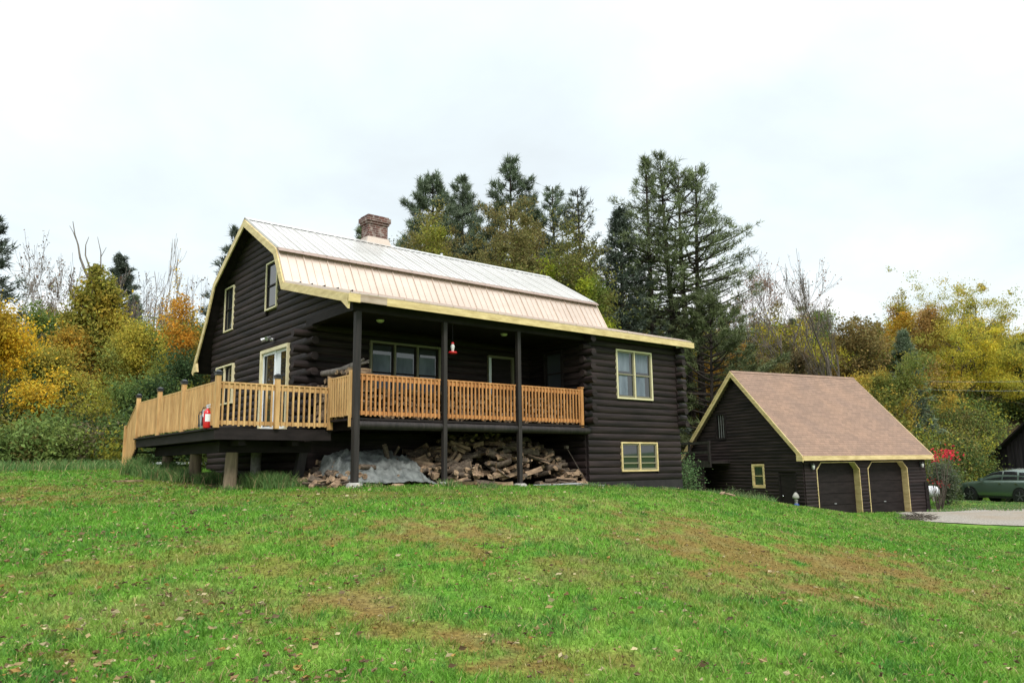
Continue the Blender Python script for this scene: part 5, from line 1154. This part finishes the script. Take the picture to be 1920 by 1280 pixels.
# leafy trees that stand out
LT = [('golden yellow bushy tree at the left edge of the photo', -10, 570, 33, 190, YEL, (.34, .26, .05)), ('yellow tree with green lower leaves beside the left-edge golden tree', 66, 640, 36, 110, (.36, .30, .05), MG),
      ('yellow-gold tree in the middle of the left woods', 250, 590, 38, 130, (.42, .35, .05), MG), ('orange-yellow tree nearest the house rake on the left', 318, 600, 36, 95, (.40, .34, .05), MG),
      ('round green and orange bush crown against the house rake', 362, 572, 33, 110, (.20, .19, .04), GOLD), ('dark green leafy tree just left of the house wall', 335, 655, 31, 130, DG, MG), ('mid green tree low behind the deck stairs', 255, 705, 31, 150, MG, YG),
      ('grey-brown twiggy tree in the shade under the vine-covered tree', 120, 665, 40, 130, (.10, .09, .055), OLV),
      ('wide olive-brown tree behind the chimney end of the roof', 850, 360, 44, 280, (.19, .165, .06), (.25, .23, .05)), ('small lime-yellow tree just right of the chimney', 785, 415, 43, 100, (.26, .26, .045), OLV), ('olive tree in front of the middle pointed pine', 975, 365, 42, 220, (.19, .165, .06), (.24, .23, .05)), ('olive tree behind the right half of the house roof', 1055, 410, 42, 220, (.17, .16, .05), (.23, .24, .05)), ('green tree at the right end of the roof ridge', 1095, 480, 40, 150, (.13, .16, .035), YEL), ('dull brown tree low behind the chimney', 742, 425, 44, 100, (.16, .135, .055), OLV), ('brown-green tree between the chimney and the middle pine', 915, 375, 46, 220, (.20, .165, .06), OLV),
      ('tall yellow-green vine-hung tree at the right of the woods', 1798, 482, 76, 240, (.36, .35, .07), (.56, .42, .06)), ('orange-tinged tree leaning left of the tall right-hand tree', 1755, 530, 74, 100, (.36, .22, .07), YG), ('yellow tree below the tall right-hand tree', 1785, 600, 72, 260, (.56, .47, .05), (.34, .34, .06)), ('broad golden tree above the garage roof end', 1665, 668, 53, 190, (.42, .30, .05), MG), ('orange and green tree right of the parked car line of sight', 1855, 670, 78, 240, (.44, .40, .055), (.58, .40, .05)), ('olive tree at the right edge beside the barn', 1915, 625, 82, 260, (.22, .23, .06), YG),
      ('yellow tree seen between the house corner and the garage', 1300, 660, 50, 110, (.33, .27, .045), GOLD), ('green tree low between the house and the garage', 1330, 755, 50, 90, MG, YG), ('golden roadside tree behind the tallest pine trunks', 1385, 640, 50, 130, (.34, .23, .06), GOLD), ('green tree above the garage ridge with brown leaves', 1500, 640, 55, 150, (.14, .13, .05), BRN), ('brown-red shrub tree behind the left garage slope', 1450, 650, 50, 120, (.16, .11, .055), OLV)]
for i, (lb, px, py, d, wpx, c, a) in enumerate(LT):
    alt = tuple(min(3., a[k]/c[k]) for k in range(3)); hero('leafy_tree', lb, 'tree', px, py, d, wpx, c, leafy_data, nl=22000 if d < 40 else 20000, size=.095 if d < 40 else .125, jit=.29, ncl=330, alt=alt, amt=.8)
# the wooded slope: shared templates, tinted one by one
TM = [leafy_data(9, 6, 200+i, nl=13000, size=.16, jit=.36, alt=(1.3, 1.12, .7), amt=.8, ncl=270) for i in range(6)]
CM = [conifer_data(12, 5, 300+i, base=.12, kind='spruce', k=8, ln=.42, wd=.08, dens=.9) for i in range(2)]
rr_ = random.Random(21)
TINTS = [('yellow-green', YG), ('olive', OLV), ('mid green', MG), ('dark green', DG), ('golden', (.42, .28, .045)), ('brown', (.22, .165, .06))]
def slope(region, x0, x1, d0, d1, n, sil, wts, hs=1.0):
    for i in range(n):
        px = x0+(x1-x0)*((i*0.6180339) % 1); d = d0+(d1-d0)*(i/n)+rr_.uniform(-2, 2); d = max(d, 80+rr_.uniform(0, 4)) if px > 1725 else d; x, y = at(px, d); z0 = h1(x, y)
        s_py = float(np.interp(px, [s[0] for s in sil], [s[1] for s in sil]))+rr_.uniform(0, 75); h = (zpix(px, s_py, d)-z0)
        h = max(2.5, min(h, rr_.uniform(7, 11)*hs*(1.5 if d > 78 else 1))); k = rr_.choices(range(6), wts)[0]; nm, c = TINTS[k]; v = rr_.uniform(.8, 1.2)
        if k == 3 and rr_.random() < .6: place('conifer_tree', f'dark conifer among the trees on the slope {region}', 'tree', x, y, CM[i % 2], tuple(q*v for q in BPINE), rr_.uniform(0, 6), (h/12, h/12, h/12*1.1), f'conifers on the slope {region}', z0)
        else: place('leafy_tree', f'{nm} tree on the wooded slope {region}', 'tree', x, y, TM[rr_.randrange(6)], tuple(q*v for q in c), rr_.uniform(0, 6), (h/9*1.1, h/9*1.1, h/9), f'{nm} trees on the slope {region}', z0)
slope('behind the garage', 1270, 2060, 98, 55, 104, [(1270, 600), (1400, 600), (1480, 560), (1540, 578), (1600, 590), (1660, 585), (1720, 580), (1760, 600), (1850, 585), (1900, 605), (2000, 600)], (8, 5, 5, 4, 2, 1))
slope('left of the house', -140, 430, 80, 40, 40, [(-140, 560), (0, 585), (100, 560), (180, 590), (260, 560), (340, 580), (430, 600)], (5, 4, 7, 4, 1, 3))
slope('behind the house', 640, 1290, 75, 50, 30, [(640, 480), (760, 450), (900, 460), (1100, 520), (1290, 560)], (3, 5, 3, 2, 1, 2))
# undergrowth
def undergrowth(name, label, boxes, n_blob, seed, leaf=.13):
    r = np.random.default_rng(seed); C = []; K = []; pal = np.array([MG, YG, DG, OLV, (.16, .20, .05), (.13, .11, .06)])
    for (x0, x1, d0, d1, h0, h1_, n) in boxes:
        for i in range(n):
            px = r.uniform(x0, x1); d = r.uniform(d0, d1); x, y = at(px, d); lx, ly = gl(x, y)
            if -1.6 < lx < 8.8 and -1.5 < ly < 8.6: continue
            if (x > 20 and inpoly(x, y, DP)) or (-3 < x < 12.2 and -1 < y < 10.5): continue
            hh = r.uniform(h0, h1_); R_ = hh*.62; m_ = int(420*hh); dd = r.normal(size=(m_, 3)); dd /= np.linalg.norm(dd, axis=1)[:, None]; q = r.uniform(.45, 1.12, m_)[:, None]
            P = np.array([x, y, h1(x, y)+hh*.45])+dd*q*np.array([R_, R_, hh*.55])*(1+.3*r.normal(size=(m_, 1))*.5); C.append(P); K.append(np.repeat(pal[r.choice(6, p=[.3, .18, .14, .12, .2, .06])][None]*r.uniform(.75, 1.25), m_, 0)*r.uniform(.75, 1.25, (m_, 1)))
    C = np.concatenate(C); K = np.concatenate(K); V, F_, c = leaf_mesh(C, np.full(len(C), leaf), K, r); o = np_mesh(name, V, F_, M['leaf'], cols=c); tag(o, label, 'undergrowth', kind='stuff')
undergrowth('undergrowth', 'tangled green undergrowth along the foot of the woods left of the house', [(-200, 270, 28.5, 33, .7, 1.9, 75), (-200, 420, 32, 40, 1.5, 3.4, 80), (150, 420, 27, 33, .8, 2.0, 30)], 0, 5)
undergrowth('undergrowth', 'green and yellow undergrowth behind the garage and the parked cars', [(1750, 1778, 50, 54, 1.0, 2.0, 18), (1700, 1815, 56, 61, 1.8, 3.6, 60), (1840, 2050, 78, 84, 2, 5, 60), (1780, 1850, 62, 76, 2, 4, 40), (1270, 1345, 45, 50, 1.5, 3.2, 24), (1640, 1725, 48, 56, 2, 4, 30), (1300, 1700, 50, 60, 2, 4, 60)], 0, 6, .16)
def shrub(name, label, px, d, hh, w, col, n, seed, cat='shrub', leaf=.10, xy=None, z=None, lo=.3, zlo=.6):
    x, y = at(px, d) if xy is None else xy; r = np.random.default_rng(seed); segs = []; C = []
    for i in range(14):
        a = r.uniform(0, 6.3); q = r.uniform(.1, .5)*w; e = np.array([math.cos(a)*q, math.sin(a)*q, hh*r.uniform(zlo, 1)]); segs.append((0, 0, 0, *e, .018, .006)); m_ = n//14; t = r.uniform(lo, 1.05, m_)[:, None]; C.append(e*t+r.normal(size=(m_, 3))*(.14*hh if lo < .5 else .13))
    C = np.concatenate(C); C[:, 2] = np.maximum(C[:, 2], .03); V, F_, c = leaf_mesh(C, np.full(len(C), leaf), leafcols(C, r, .3), r)
    t = bpy.data.objects.new(name, None); put(t); t.location = (x, y, h1(x, y) if z is None else z); tag(t, label, cat)
    o = bpy.data.objects.new('foliage', mk('foliage', V, F_, M['leaf'], c)); put(o, t); o.color = (*col, 1); o = bpy.data.objects.new('stem', mk('stem', *seg_mesh(segs, 4), M['bark'])); put(o, t)
shrub('sumac_shrub', 'bright red sumac leaves just right of the garage eave', 1760, 43, 2.75, 1.9, (.60, .04, .06), 180, 4, leaf=.12, lo=.95, zlo=.9)
shrub('sumac_shrub', 'smaller dark red sumac low beside the garage right wall', 1752, 42, 1.5, 1.1, (.36, .03, .04), 30, 5, leaf=.10, lo=.92, zlo=.85)
shrub('green_shrub', 'bushy green shrub growing between the house corner and the garage balcony', 1290, 33, 1.75, .55, (.12, .19, .08), 1300, 6, leaf=.08)
for i, (px, lb) in enumerate(((1366, 'low weedy shrub at the foot of the garage gable wall, left of two'), (1400, 'low weedy shrub at the foot of the garage gable wall, right of two'))): shrub('weedy_shrub', lb, px, 31.5, .7, 1.3, (.08, .10, .045), 900, 8+i, leaf=.07)
shrub('grey_shrub', 'pale grey-green shrub behind the propane tank', 1772, 45, 2.0, 1.3, (.11, .13, .08), 2200, 12, leaf=.12)
# stray weathered board and stump in the lawn at left
x, y = hit(238, 906); m = MB(); m.box((x-.3, y-.04, h1(x, y)+.03), (x+.35, y+.05, h1(x, y)+.07)); tag(m.build('wooden_stick', M['fwood']), 'short stick lying in the grass in front of the deck stairs', 'stick')
